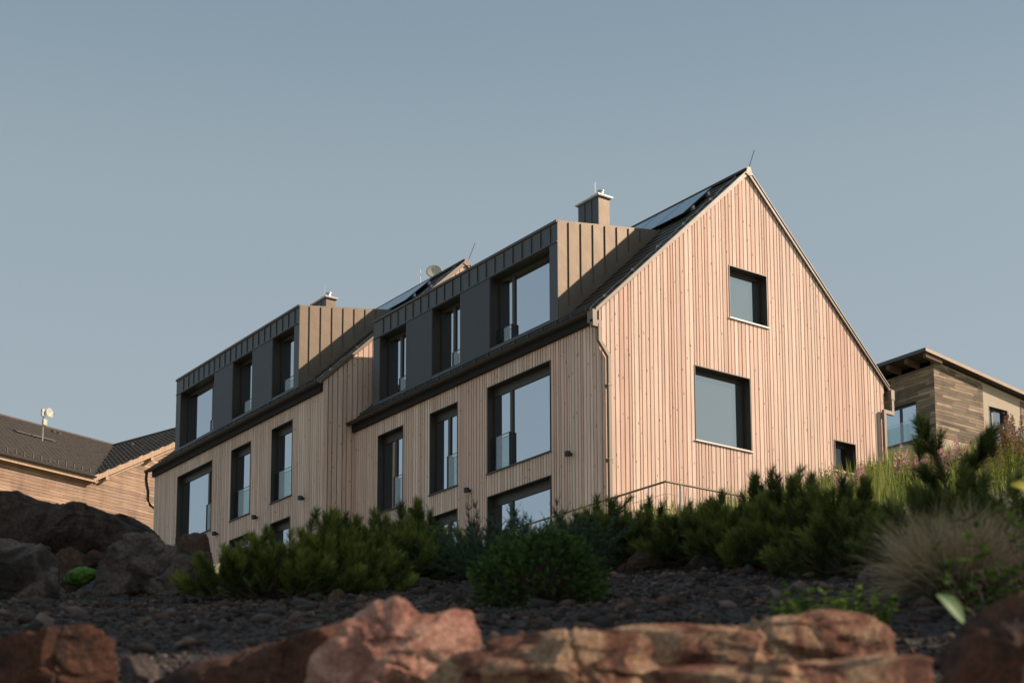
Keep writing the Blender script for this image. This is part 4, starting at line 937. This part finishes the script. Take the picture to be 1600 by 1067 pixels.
def shoots(base, dirs, lens, npn, nlen, nw, ang, rgn, start=.15, tip_light=True, droop=0.0):
    """needle blades around many shoots -> V, F(quads->tris), tone. all (n,3) arrays"""
    n = len(base); k = npn; dirs = dirs/np.linalg.norm(dirs, axis=1)[:, None]
    ref = np.where(np.abs(dirs[:, 2:3]) > .9, np.array([[1.0, 0, 0]]), np.array([[0, 0, 1.0]])); e1 = np.cross(dirs, ref); e1 /= np.linalg.norm(e1, axis=1)[:, None]; e2 = np.cross(dirs, e1)
    t_ = rgn.uniform(start, 1, (n, k)); ph = rgn.uniform(0, 2*np.pi, (n, k)); al = ang*(1.15-.55*t_)*rgn.uniform(.7, 1.25, (n, k))
    p0 = base[:, None, :]+dirs[:, None, :]*(lens[:, None]*t_)[..., None]
    rad = np.cos(ph)[..., None]*e1[:, None, :]+np.sin(ph)[..., None]*e2[:, None, :]
    dn = np.cos(al)[..., None]*dirs[:, None, :]+np.sin(al)[..., None]*rad
    L_ = nlen*rgn.uniform(.7, 1.15, (n, k)); p1 = p0+dn*L_[..., None]; p1[..., 2] -= droop*L_
    sd = np.cross(dn, rgn.normal(size=(n, k, 3))); sd /= np.linalg.norm(sd, axis=-1)[..., None]+1e-9; sd = sd*(nw*.5)
    pm = p0*.45+p1*.55
    V = np.stack([p0-sd*.7, p0+sd*.7, pm+sd, p1, pm-sd], 2).reshape(-1, 3)
    m = n*k; F = np.array([[0, 1, 2], [0, 2, 4], [4, 2, 3]])[None]+(np.arange(m)*5)[:, None, None]
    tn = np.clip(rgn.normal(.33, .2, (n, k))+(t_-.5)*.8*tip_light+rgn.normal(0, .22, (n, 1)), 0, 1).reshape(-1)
    return V, F.reshape(-1, 3), np.repeat(np.stack([tn]*3, 1), 3, 0)
def tubes(segs, n=5):
    m = MB()
    for pts, r0, r1 in segs:
        pts = np.array(pts); m.tube(pts, list(np.linspace(r0, r1, len(pts))), n)
    return m
def curve(a, d, L, up, k=6, wob=.1, r=None):
    p = np.array(a, float); d = np.array(d, float); d /= np.linalg.norm(d); out_ = [p.copy()]
    for i in range(k): d = d+np.array([0, 0, up])/k+(r.normal(size=3)*wob/k if r is not None else 0); d /= np.linalg.norm(d); p = p+d*L/k; out_.append(p.copy())
    return out_
def pine_mesh(seed, R=.46, H=.36, nb=14, nsh=115, leaders=3, npn=140, nl=.062, nw=.0036, shl=.14):
    """spreading mountain pine: low curved limbs from one foot, each side shoot ending in an upright needle clad candle"""
    g = np.random.default_rng(seed); segs = []; B_, D_, L_ = [], [], []
    limbs = []
    for i in range(nb):
        az = 2*math.pi*(i+g.uniform(-.3, .3))/nb; el = g.uniform(.05, .9); tip = np.array([math.cos(az)*R*g.uniform(.5, .95), math.sin(az)*R*g.uniform(.5, .95), H*g.uniform(.3, .8)])
        pts = [tip*np.array([q**.8, q**.8, q**1.5])+g.normal(size=3)*.008 for q in np.linspace(0, 1, 7)]; pts[0] = np.array([0, 0, -.03]); limbs.append(pts); segs.append((pts, .010, .004))
    lob = g.uniform(0, 6.28, 5)
    for i in range(nsh):
        az = g.uniform(0, 6.28); q = math.sqrt(g.random()); hh = H*(1-.75*q**2.2)*(.85+.22*math.sin(az*2+lob[0])+.16*math.sin(az*5+lob[1]*q*3))
        z = hh*(g.uniform(.05, .75) if g.random() < .55 else g.uniform(.7, .95)); p = np.array([math.cos(az)*R*q, math.sin(az)*R*q, max(.02, z)])
        out_ = np.array([math.cos(az), math.sin(az), 0])*q; d = out_*.55+np.array([0, 0, .8])+g.normal(size=3)*.22; d /= np.linalg.norm(d)
        l = shl*g.uniform(.65, 1.15)
        B_.append(p); D_.append(d); L_.append(l)
        if i % 3 == 0:
            lb = min(limbs, key=lambda L: np.linalg.norm(L[4]-p)); a = lb[3]; segs.append(([a, (a+p)*.5-np.array([0, 0, .02]), p, p+d*l*.8], .004, .002))
    for i in range(leaders):
        az = g.uniform(0, 6.28); p = np.array([math.cos(az)*R*.35*g.random(), math.sin(az)*R*.35*g.random(), H*.7]); d = np.array([g.normal()*.12, g.normal()*.12, 1]); n_ = 3
        for k in range(n_): B_.append(p+d*.07*k); D_.append(d+g.normal(size=3)*.05); L_.append(.1)
        segs.append(([p*[.3, .3, 0], p, p+d*.25], .006, .003))
        for k in range(3): B_.append(p+d*.03); D_.append(d*.6+g.normal(size=3)*.5*np.array([1, 1, .2])); L_.append(.09)
    V, F, T_ = shoots(np.array(B_), np.array(D_), np.array(L_), npn, nl, nw, .8, g, .0)
    return V, F, T_, segs
def plant(name, label, cat, loc, V, F, Tn, mat, segs, rot=0.0, sc=1.0, group=None, fol='foliage', wood_='stem', wmat=None):
    T = thing(name, label, cat, loc, rot, group); T.scale = (sc,)*3 if not hasattr(sc, '__len__') else sc
    raw(fol, V, F, mat, T, tone=Tn)
    if segs: tubes(segs).build(wood_, wmat or BARK, T)
    return T
def clone(T, loc, rot, sc, label):
    c = T.copy(); COL.objects.link(c); c.location = tuple(loc); c.rotation_euler = (0, 0, rot); c.scale = (sc,)*3 if not hasattr(sc, '__len__') else sc; c['label'] = label
    for ch in T.children: k = ch.copy(); COL.objects.link(k); k.parent = c
    return c
G1 = 'mountain pine shrubs on the slope'
protos = []
for sd, kw in ((101, dict()), (102, dict(nsh=125, H=.29, R=.54, leaders=1)), (103, dict(nb=12, nsh=80, H=.40, R=.36, leaders=4))):
    protos.append(pine_mesh(sd, **kw))
pl = [  # x, d, proto, scale, rot, label
    (432, 8.8, 1, .92, .3, 'lowest pine shrub leaning toward the rocks at the left'),
    (500, 9.0, 0, 1.0, 1.9, 'dense pine shrub second from the left'),
    (545, 9.5, 2, .88, 2.2, 'pine shrub with tall shoots against the step between the houses'),
    (590, 9.6, 0, .98, 4.0, 'rounded pine shrub below the inner corner of the houses'),
    (645, 10.0, 2, .98, .7, 'pine shrub with one tall shoot left of the small lamp'),
    (690, 10.0, 1, 1.0, 5.0, 'low pine shrub just left of the junipers'),
    (940, 10.0, 0, .98, 3.1, 'pine shrub right behind the spruce shrub'),
    (1010, 10.2, 1, .98, 1.2, 'spreading pine shrub under the handrail corner'),
    (1085, 10.0, 0, .84, 2.7, 'bright topped pine shrub below the handrail'),
    (1150, 9.6, 1, 1.02, .1, 'low wide pine shrub above the two flat stones'),
    (1200, 9.2, 2, 1.1, 4.4, 'pine shrub with bare upright leaders before the gable'),
    (1275, 8.8, 0, 1.12, 5.5, 'thick pine shrub under the small low window'),
    (1345, 8.4, 2, 1.02, 1.4, 'dark pine shrub before the pink flowers'),
    (1400, 8.0, 1, 1.05, 2.4, 'broad dark pine shrub behind the dry grass tuft'),
    (1530, 7.6, 0, 1.15, 3.6, 'dark pine shrub at the right behind the grass tuft')]
made = {}
for i, (x, d, k, s, r_, lb) in enumerate(pl):
    loc = gp(x, d)-np.array([0, 0, .04])
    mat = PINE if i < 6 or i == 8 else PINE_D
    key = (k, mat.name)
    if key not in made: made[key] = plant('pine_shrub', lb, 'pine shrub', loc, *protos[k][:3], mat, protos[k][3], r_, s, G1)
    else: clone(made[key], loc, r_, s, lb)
# open young pine with V shaped leaders in front of the right neighbour
g = np.random.default_rng(9); segs = []; B_, D_, L_ = [], [], []
yp = at(1478, 800, 8.6); ypz = gz(yp[0], yp[1]); top = lambda x, y: at(x, y, 8.6)-np.array([yp[0], yp[1], ypz])
for (x0, y0, x1, y1) in ((1482, 880, 1482, 775), (1482, 775, 1444, 668), (1482, 790, 1540, 690), (1486, 820, 1508, 735), (1482, 800, 1450, 740), (1478, 840, 1435, 780), (1490, 840, 1545, 790)):
    a, b_ = top(x0, y0), top(x1, y1); y_off = g.uniform(-.08, .08); pts = [a+(b_-a)*q+FH*y_off*q+RH*.012*math.sin(q*3) for q in np.linspace(0, 1, 7)]; segs.append((pts, .011, .006))
    if y1 < 770 or True:
        for q in np.linspace(.25, 1, 4):
            k = min(int(q*6), 5); p = pts[k]; d_ = pts[k+1]-pts[k]; B_.append(p); D_.append(d_/np.linalg.norm(d_)+g.normal(size=3)*.05); L_.append(np.linalg.norm(b_-a)*.26)
            if q > .5: B_.append(p); D_.append(d_/np.linalg.norm(d_)+g.normal(size=3)*.45); L_.append(.09)
segs.append(([np.array([0, 0, -.05]), top(1482, 880)], .02, .014))
for (x, y) in ((1440, 668), (1544, 688), (1512, 730), (1462, 690), (1436, 705), (1550, 700), (1530, 705)):
    a = top(x, y+16); B_.append(a); D_.append(top(x, y)-a+g.normal(size=3)*.01); L_.append(.08)
V, F, Tn = shoots(np.array(B_), np.array(D_), np.array(L_), 120, .085, .0038, .62, g, .0)
plant('pine_sapling', 'tall open young pine with two splayed leaders before the monopitch house', 'pine sapling', (yp[0], yp[1], ypz), V, F, Tn, PINE_D, segs)

# nest spruce
g = np.random.default_rng(21); n = 2300
az = g.uniform(0, 2*np.pi, n); el = np.arcsin(g.uniform(-.62, 1, n)); rr = g.uniform(.72, 1.04, n)*(1+.10*np.sin(az*3+1)+.07*np.sin(az*7)+.06*np.sin(el*9+az*2))
pos = np.stack([np.cos(az)*np.cos(el)*.34*rr, np.sin(az)*np.cos(el)*.34*rr, .16+np.sin(el)*.30*rr], 1)
dr = np.stack([np.cos(az)*np.cos(el*.6), np.sin(az)*np.cos(el*.6), np.sin(el)*.8+.12], 1)+g.normal(size=(n, 3))*.28
V, F, Tn = shoots(pos-dr*.02, dr, g.uniform(.03, .055, n), 70, .0135, .0026, .85, g, 0)
segs = [([np.array([0, 0, 0]), pos[i]*.5, pos[i]], .006, .002) for i in range(0, n, 12)]
plant('spruce_shrub', 'round dense spruce shrub in front of the others at the centre', 'spruce shrub', gp(848, 6.9)-np.array([0, 0, .05]), V, F, Tn, SPRUCE, segs, sc=(.86, .86, .78))

# junipers: arching feathery whips
def juniper(seed, n=60, R=.6, H=.46):
    g = np.random.default_rng(seed); segs = []; B_, D_, L_ = [], [], []
    for i in range(n):
        az = g.uniform(0, 6.28); el = g.uniform(.25, 1.25); d = (math.cos(az)*math.cos(el), math.sin(az)*math.cos(el), math.sin(el)); ln = (R*math.cos(el)+H*math.sin(el))*g.uniform(.5, 1.0)
        c = curve((0, 0, 0), d, ln, .1, 9, .5, g); segs.append((c, .004, .0012))
        for j in range(2, 9):
            for s_ in range(6):
                dd = c[j+0]-c[j-1]; dd /= np.linalg.norm(dd); sd = dd+g.normal(size=3)*.55+np.array([0, 0, .1]); B_.append(c[j]); D_.append(sd); L_.append(g.uniform(.05, .12)*(1.3-j/9*.7))
        B_.append(c[-2]); D_.append(c[-1]-c[-2]); L_.append(ln/9*1.6)
    return (*shoots(np.array(B_), np.array(D_), np.array(L_), 44, .012, .003, .6, g, 0), segs)
J = juniper(5); j1 = plant('juniper_shrub', 'feathery blue green juniper left of the spruce shrub', 'juniper shrub', gp(755, 9.2), *J[:3], JUNI, J[3], .4, .74, 'junipers behind the spruce shrub')
clone(j1, gp(840, 9.4), 2.2, .70, 'feathery juniper with long sprays directly behind the spruce shrub')
clone(j1, gp(905, 9.5), 4.1, .66, 'feathery juniper right of the big low window')

# ornamental dry grass tuft
def tuft(seed, n, R, H, mat, lw=.004, spread=1.0, lean=(0, 0)):
    g = np.random.default_rng(seed); az = g.uniform(0, 6.28, n); r0 = np.sqrt(g.random(n))*R*.25; el = np.clip(g.normal(1.05, .27, n), .25, 1.5)
    L_ = H*g.uniform(.55, 1.1, n); K = 5; b0 = np.stack([r0*np.cos(az), r0*np.sin(az), np.zeros(n)], 1)
    d = np.stack([np.cos(az)*np.cos(el)*spread+lean[0], np.sin(az)*np.cos(el)*spread+lean[1], np.sin(el)], 1); d /= np.linalg.norm(d, axis=1)[:, None]
    P_ = [b0]; dd = d.copy()
    cj = g.normal(size=(n, 3))*.07
    for k in range(K): dd = dd+np.array([0, 0, -.09])*(k+.5)*.6+cj*(k+.5)*.7; dd /= np.linalg.norm(dd, axis=1)[:, None]; P_.append(P_[-1]+dd*(L_/K)[:, None])
    P_ = np.stack(P_, 1); sd = np.cross(d, g.normal(size=(n, 3))); sd /= np.linalg.norm(sd, axis=1)[:, None]; wv = lw*np.array([.8, 1, 1, .9, .7, .15])*.5
    Lf = P_-sd[:, None]*wv[None, :, None]; Rt = P_+sd[:, None]*wv[None, :, None]; V = np.stack([Lf, Rt], 2).reshape(-1, 3)
    q = np.array([[2*k, 2*k+1, 2*k+3, 2*k+2] for k in range(K)]); F = (q[None]+(np.arange(n)*2*(K+1))[:, None, None]).reshape(-1, 4)
    tn = np.repeat(g.random(n), K); return V, F, np.stack([tn]*3, 1)
loc = gp(1500, 5.6)
T = thing('grass_tuft', 'large tuft of dry tan grass fanning out behind the bottom right boulders', 'grass tuft', loc); T.scale = (.72, .72, .76)
V, F, Tn = tuft(3, 2600, .5, .50, DRYG, .0032, 1.0, (-.10*RH[0], -.10*RH[1])); raw('dry_blades', V, F, DRYG, T, tone=Tn)
V, F, Tn = tuft(4, 1800, .55, .26, BLUEG, .0034, 1.3, (-.1*RH[0], -.1*RH[1])); raw('blue_blades', V, F, BLUEG, T, tone=Tn)

# leafy plants
def leafplant(seed, n, R, H, ls, flowers=0):
    g = np.random.default_rng(seed); V, F, Tn, segs = [], [], [], []
    for i in range(n):
        az = g.uniform(0, 6.28); el = g.uniform(.6, 1.5); L_ = H*g.uniform(.5, 1); st = np.array([math.cos(az), math.sin(az), 0])*R*.5*g.random()
        c = curve(st, (math.cos(az)*math.cos(el), math.sin(az)*math.cos(el), math.sin(el)), L_, .3, 5, .3, g); segs.append((c, .003, .0015))
        for j in range(1, 6):
            for s_ in range(3):
                a2 = g.uniform(0, 6.28); d = np.array([math.cos(a2), math.sin(a2), g.uniform(-.1, .7)]); d /= np.linalg.norm(d); w_ = np.cross(d, [0, 0, 1.0]); w_ /= np.linalg.norm(w_)+1e-9; up = np.cross(w_, d)
                l_ = ls*g.uniform(.6, 1.1); p = c[j]; k = len(V)
                V += [p, p+d*l_*.35+w_*l_*.26+up*.06*l_, p+d*l_*.75+w_*l_*.2+up*.04*l_, p+d*l_, p+d*l_*.75-w_*l_*.2+up*.04*l_, p+d*l_*.35-w_*l_*.26+up*.06*l_, p+d*l_*.5]
                F += [(k, k+1, k+6), (k+1, k+2, k+6), (k+2, k+3, k+6), (k+3, k+4, k+6), (k+4, k+5, k+6), (k+5, k, k+6)]; v = g.random(); Tn += [(v, v, v)]*6
    return np.array(V), np.array(F), np.array(Tn), segs
LP = leafplant(31, 26, .16, .13, .030)
p1 = plant('leafy_plant', 'small bright green leafy plant behind the rusty ledge', 'leafy plant', gp(1290, 5.1), *LP[:3], LEAF, LP[3], 0, 1.15, 'low green leafy plants')
clone(p1, gp(1222, 5.1), 2.0, .75, 'tiny green leafy plant at the left of the rusty ledge')
clone(p1, gp(1345, 5.0), 3.0, .95, 'green leafy plant between the rusty ledge and the grass tuft')
clone(p1, gp(1440, 4.0), 1.0, .65, 'green leafy plant at the foot of the dark corner boulder')
LP2 = leafplant(33, 46, .28, .42, .048)
qx = plant('leafy_bush', 'tall green leafy bush at the right edge beside the grass tuft', 'leafy bush', gp(1640, 4.6), *LP2[:3], LEAFD, LP2[3], 0, 1.05)
# broad pale leaf
def big_leaf(name, label, cat, loc, L_, W_, d, mat, th=.002, up=(0, 0, 1.0)):
    d = np.array(d, float); d /= np.linalg.norm(d); w_ = np.cross(d, up); w_ /= np.linalg.norm(w_); u_ = np.cross(w_, d); V = []; nrow = 10
    for i in range(nrow+1):
        q = i/nrow; c = d*L_*q+u_*L_*.18*math.sin(q*2.2); hw = W_*.5*math.sin(math.pi*min(1, q*.93+.05))**.8
        for s_ in (-1, -.5, 0, .5, 1): V.append(c+w_*hw*s_+u_*abs(s_)*hw*.3)
    n0 = len(V); V += [v-u_*th for v in V]; F = []
    for i in range(nrow):
        for j in range(4): a = i*5+j; F.append((a, a+1, a+6, a+5)); F.append((n0+a, n0+a+5, n0+a+6, n0+a+1))
    o = raw(name, np.array(V), np.array(F), mat, tone=[(.8, .8, .8)]*len(F), smooth=True); o.location = tuple(loc); return _tag(o, label, cat)
PALEL = leafy('pale_green_leaf', (.16, .26, .12), (.24, .36, .18), trans=.3)
YEL = leafy('yellow_leaf', (.30, .29, .035), (.42, .40, .05), trans=.3)
big_leaf('broad_leaf', 'single broad pale green leaf leaning on the corner boulder', 'leaf', at(1506, 972, 3.5), .085, .036, at(1466, 938, 3.5)-at(1506, 972, 3.5), PALEL, up=tuple(-FH+np.array([0, 0, .6])))
big_leaf('yellow_leaf', 'yellow leaf among the leafy bush at the right edge', 'leaf', at(1612, 768, 4.2), .06, .032, at(1575, 760, 4.2)-at(1612, 768, 4.2), YEL, up=tuple(-FH+np.array([0, 0, .6])))
# green cushion plant wedged between boulders
g = np.random.default_rng(77); V0, F0 = ICO4; Pc = V0*np.array([.10, .07, .05]); Pc = Pc+V0*np.array([[noise.fractal(Vector(p*30), 1, 2, 3)*.012] for p in Pc])
cp_ = at(126, 900, 9.5); RZ = math.atan2(RH[1], RH[0]); MOSS = simple('moss_green', (.10, .20, .03), .9, 0, .4, 40, .8, 120)
o = raw('cushion_plant', Pc, F0, MOSS, smooth=True); o.location = tuple(cp_); o.rotation_euler = (0, -.2, RZ); _tag(o, 'bright green cushion plant wedged between the boulders at the left', 'cushion plant')

# ------------------------------------------------------------------ sunlit meadow on the upper hillside
g = np.random.default_rng(50); pts = []
n = 60000; aa = g.uniform(-2, 26, n); bb = g.uniform(24, 72, n); xy = CAM[:2]+aa[:, None]*RH[:2]+bb[:, None]*FH[:2]
inh = (xy[:, 0] > -1.5) & (xy[:, 0] < 10.8) & (xy[:, 1] > -.1) & (xy[:, 1] < 26); left = (xy[:, 0] < 2.0) & (xy[:, 1] > -6) | (aa < bb*.04) | ((xy[:, 0] > KX-.2) & (xy[:, 1] > KY-.2)); xy = xy[~inh & ~left & (aa < bb*.36)]
n = len(xy); z = ground(xy); z = z-.06; h = g.uniform(.25, .75, n)*np.clip(np.array([noise.noise(Vector((p[0]*.7, p[1]*.7, 3))) for p in xy])*.9+.9, .4, 1.5)
az = g.uniform(0, 6.28, n); le = g.uniform(0, .45, n)*h; b0 = np.c_[xy, z]; p1_ = b0+np.stack([np.cos(az)*le*.4, np.sin(az)*le*.4, h*.6], 1); p2_ = b0+np.stack([np.cos(az)*le, np.sin(az)*le, h], 1)
w_ = g.uniform(.006, .016, n); sd = np.stack([np.cos(az+1.57), np.sin(az+1.57), np.zeros(n)], 1)*w_[:, None]
V = np.stack([b0-sd, b0+sd, p1_+sd*.8, p1_-sd*.8, p2_], 1).reshape(-1, 3); F = (np.array([[0, 1, 2], [0, 2, 3], [3, 2, 4]])[None]+(np.arange(n)*5)[:, None, None]).reshape(-1, 3)
tn = np.repeat(np.clip(g.normal(.45, .22, n)+np.array([noise.noise(Vector((p[0]*.35, p[1]*.35, 0))) for p in xy])*.4, 0, 1), 3)
_tag(raw('meadow_grass', V, F, MEAD, tone=np.stack([tn]*3, 1)), kind='stuff')

# fireweed plants
def fireweed(seed, seedhead=False, ns=9, H=1.2):
    g = np.random.default_rng(seed); V, F, Tn, Vp, Fp, Tp, segs = [], [], [], [], [], [], []
    for i in range(ns):
        az = g.uniform(0, 6.28); st = np.array([math.cos(az), math.sin(az), 0])*g.uniform(0, .28); c = curve(st, (math.cos(az)*.15, math.sin(az)*.15, 1), H*g.uniform(.7, 1.1), .2, 8, .15, g); segs.append((c, .008, .003))
        for j in range(1, 6):
            for s_ in range(6):
                a2 = g.uniform(0, 6.28); d = np.array([math.cos(a2), math.sin(a2), .5]); w = np.array([-d[1], d[0], 0])*.014; p = c[j]+(c[j+1]-c[j])*g.random(); k = len(V); V += [p, p+d*.06+w, p+d*.13, p+d*.06-w]; F += [(k, k+1, k+2, k+3)]; v = g.random(); Tn.append((v, v, v))
        for s_ in range(60):
            q = g.random(); f = 5+q*3; k0 = min(int(f), 7); p = c[k0]+(c[k0+1]-c[k0])*(f-k0); a2 = g.uniform(0, 6.28); r_ = .075*(1.1-q); d = np.array([math.cos(a2), math.sin(a2), g.uniform(-.3, .6)]); w = np.array([-d[1], d[0], 0])*.02; k = len(Vp)
            Vp += [p+d*r_*.3, p+d*r_+w, p+d*(r_+.02)+np.array([0, 0, .015]), p+d*r_-w]; Fp += [(k, k+1, k+2, k+3)]; v = g.random(); Tp.append((v, v, v))
    return (np.array(V), np.array(F), np.array(Tn)), (np.array(Vp), np.array(Fp), np.array(Tp)), segs
def mk_fw(label, loc, pk, fm, rot, sc, name, cat, group):
    lf, fl, segs = pk; T = thing(name, label, cat, loc, rot, group); T.scale = (sc,)*3
    raw('leaves', *lf[:2], MEAD, T, tone=lf[2]); raw('blossom', *fl[:2], fm, T, tone=fl[2]); tubes(segs, 4).build('stem', MEAD, T); return T
fa = fireweed(61, False, 10, .95); fb = fireweed(62, True, 14, 1.35)
fl_spots = [(1342, 26, .8, 'pink flowering clump just right of the small low window'), (1425, 27, 1.0, 'pink flowering clump left of the pine sapling'), (1455, 27, .85, 'pink flowers seen through the fork of the pine sapling'), (1500, 27, 1.1, 'pink flowering clump right of the sapling trunk')]
T0 = None
for i, (x, d, s, lb) in enumerate(fl_spots):
    if T0 is None: T0 = mk_fw(lb, gp(x, d), fa, PINK, 0, s, 'fireweed', 'flowering plant', 'pink fireweed clumps in the meadow')
    else: clone(T0, gp(x, d), i*1.3, s, lb)
T0 = None
for i, (x, d, s, lb) in enumerate([(1562, 26, .62, 'rusty pink seeding fireweed clump below the balcony'), (1592, 25, .85, 'tallest rusty seeding fireweed clump at the right edge'), (1612, 27, .9, 'rusty fireweed clump cut by the right edge')]):
    if T0 is None: T0 = mk_fw(lb, gp(x, d), fb, SEED, 0, s, 'fireweed', 'seeding plant', 'seeding fireweed clumps')
    else: clone(T0, gp(x, d), i*1.7, s, lb)
# pale shrub against the gable foot
LS = leafplant(35, 60, .5, .8, .09)
s1 = plant('meadow_bush', 'yellow green bush at the foot of the gable below the low window', 'bush', (8.9, -.9, gz(8.9, -.9)-.1), *LS[:3], MEAD, LS[3], 0, .75, 'bushes at the gable foot')
clone(s1, (7.2, -1.0, gz(7.2, -1.0)-.15), 2, .7, 'yellow green bush left of the low window')
clone(s1, (11.2, -.6, gz(11.2, -.6)-.1), 4, .8, 'yellow green bush at the foot of the right downpipe')

# ------------------------------------------------------------------ added spruces, unseen right of the frame, placed only to shade the slope
SPT = leafy('shade_spruce_needles', (.015, .035, .012), (.05, .09, .028), trans=.1)
def shade_spruce(seed, H=9.5, R=1.9):
    g = np.random.default_rng(seed); segs = [([np.array([0, 0, -.3]), np.array([0, 0, H*.5]), np.array([0, 0, H])], .16, .02)]; B_, D_ = [], []
    nb = 230; V, F, Tn = [], [], []
    for i in range(nb):
        q = (i+.5)/nb; z = H*(.04+.95*q); L_ = R*(1-q)**.8+.15; az = i*2.399; d = np.array([math.cos(az), math.sin(az), -.18]); 
        if i % 4 == 0: segs.append(([np.array([0, 0, z]), np.array([0, 0, z])+d*L_*.9], .02, .005))
        m = int(20+60*(1-q)); t_ = np.sqrt(g.random(m)); p = np.array([0, 0, z])+d*(L_*t_)[:, None]+g.normal(size=(m, 3))*np.array([.12, .12, .07])
        for pp in p:
            a = g.normal(size=3); a /= np.linalg.norm(a); b_ = np.cross(a, g.normal(size=3)); b_ /= np.linalg.norm(b_); k = len(V); V += [pp-a*.17, pp+b_*.08, pp+a*.17, pp-b_*.08]; F.append((k, k+1, k+2, k+3)); v = g.random(); Tn.append((v, v, v))
    return np.array(V), np.array(F), np.array(Tn), segs
ST = shade_spruce(88); base = None
for i, (a, b_, s, lb) in enumerate([(9.4, 7.0, .95, 'second lowest spruce of the added shade row at the right'), (9.6, 9.0, .9, 'second added shade spruce up the slope at the right'), (8.8, 11.3, .85, 'third added shade spruce up the slope at the right'), (10.6, 13.2, 1.0, 'tallest spruce of the added shade row at the right'), (11.0, 16.0, .9, 'topmost spruce of the added shade row at the right'), (11.8, 10.6, 1.05, 'added shade spruce standing behind the row at the right'), (8.4, 6.1, .85, 'lowest spruce of the added shade row at the right'), (12.6, 7.6, 1.15, 'broad added shade spruce behind the two lowest ones'), (13.2, 12.4, 1.1, 'added shade spruce at the back of the row')]):
    q = AB(a, b_); loc = (q[0], q[1], gz(*q)-.1)
    if base is None: base = plant('shade_spruce', lb, 'spruce tree', loc, *ST[:3], SPT, ST[3], 0, s, 'added row of unseen spruces that shade the slope', 'crown', 'trunk')
    else: clone(base, loc, i*1.1, s, lb)
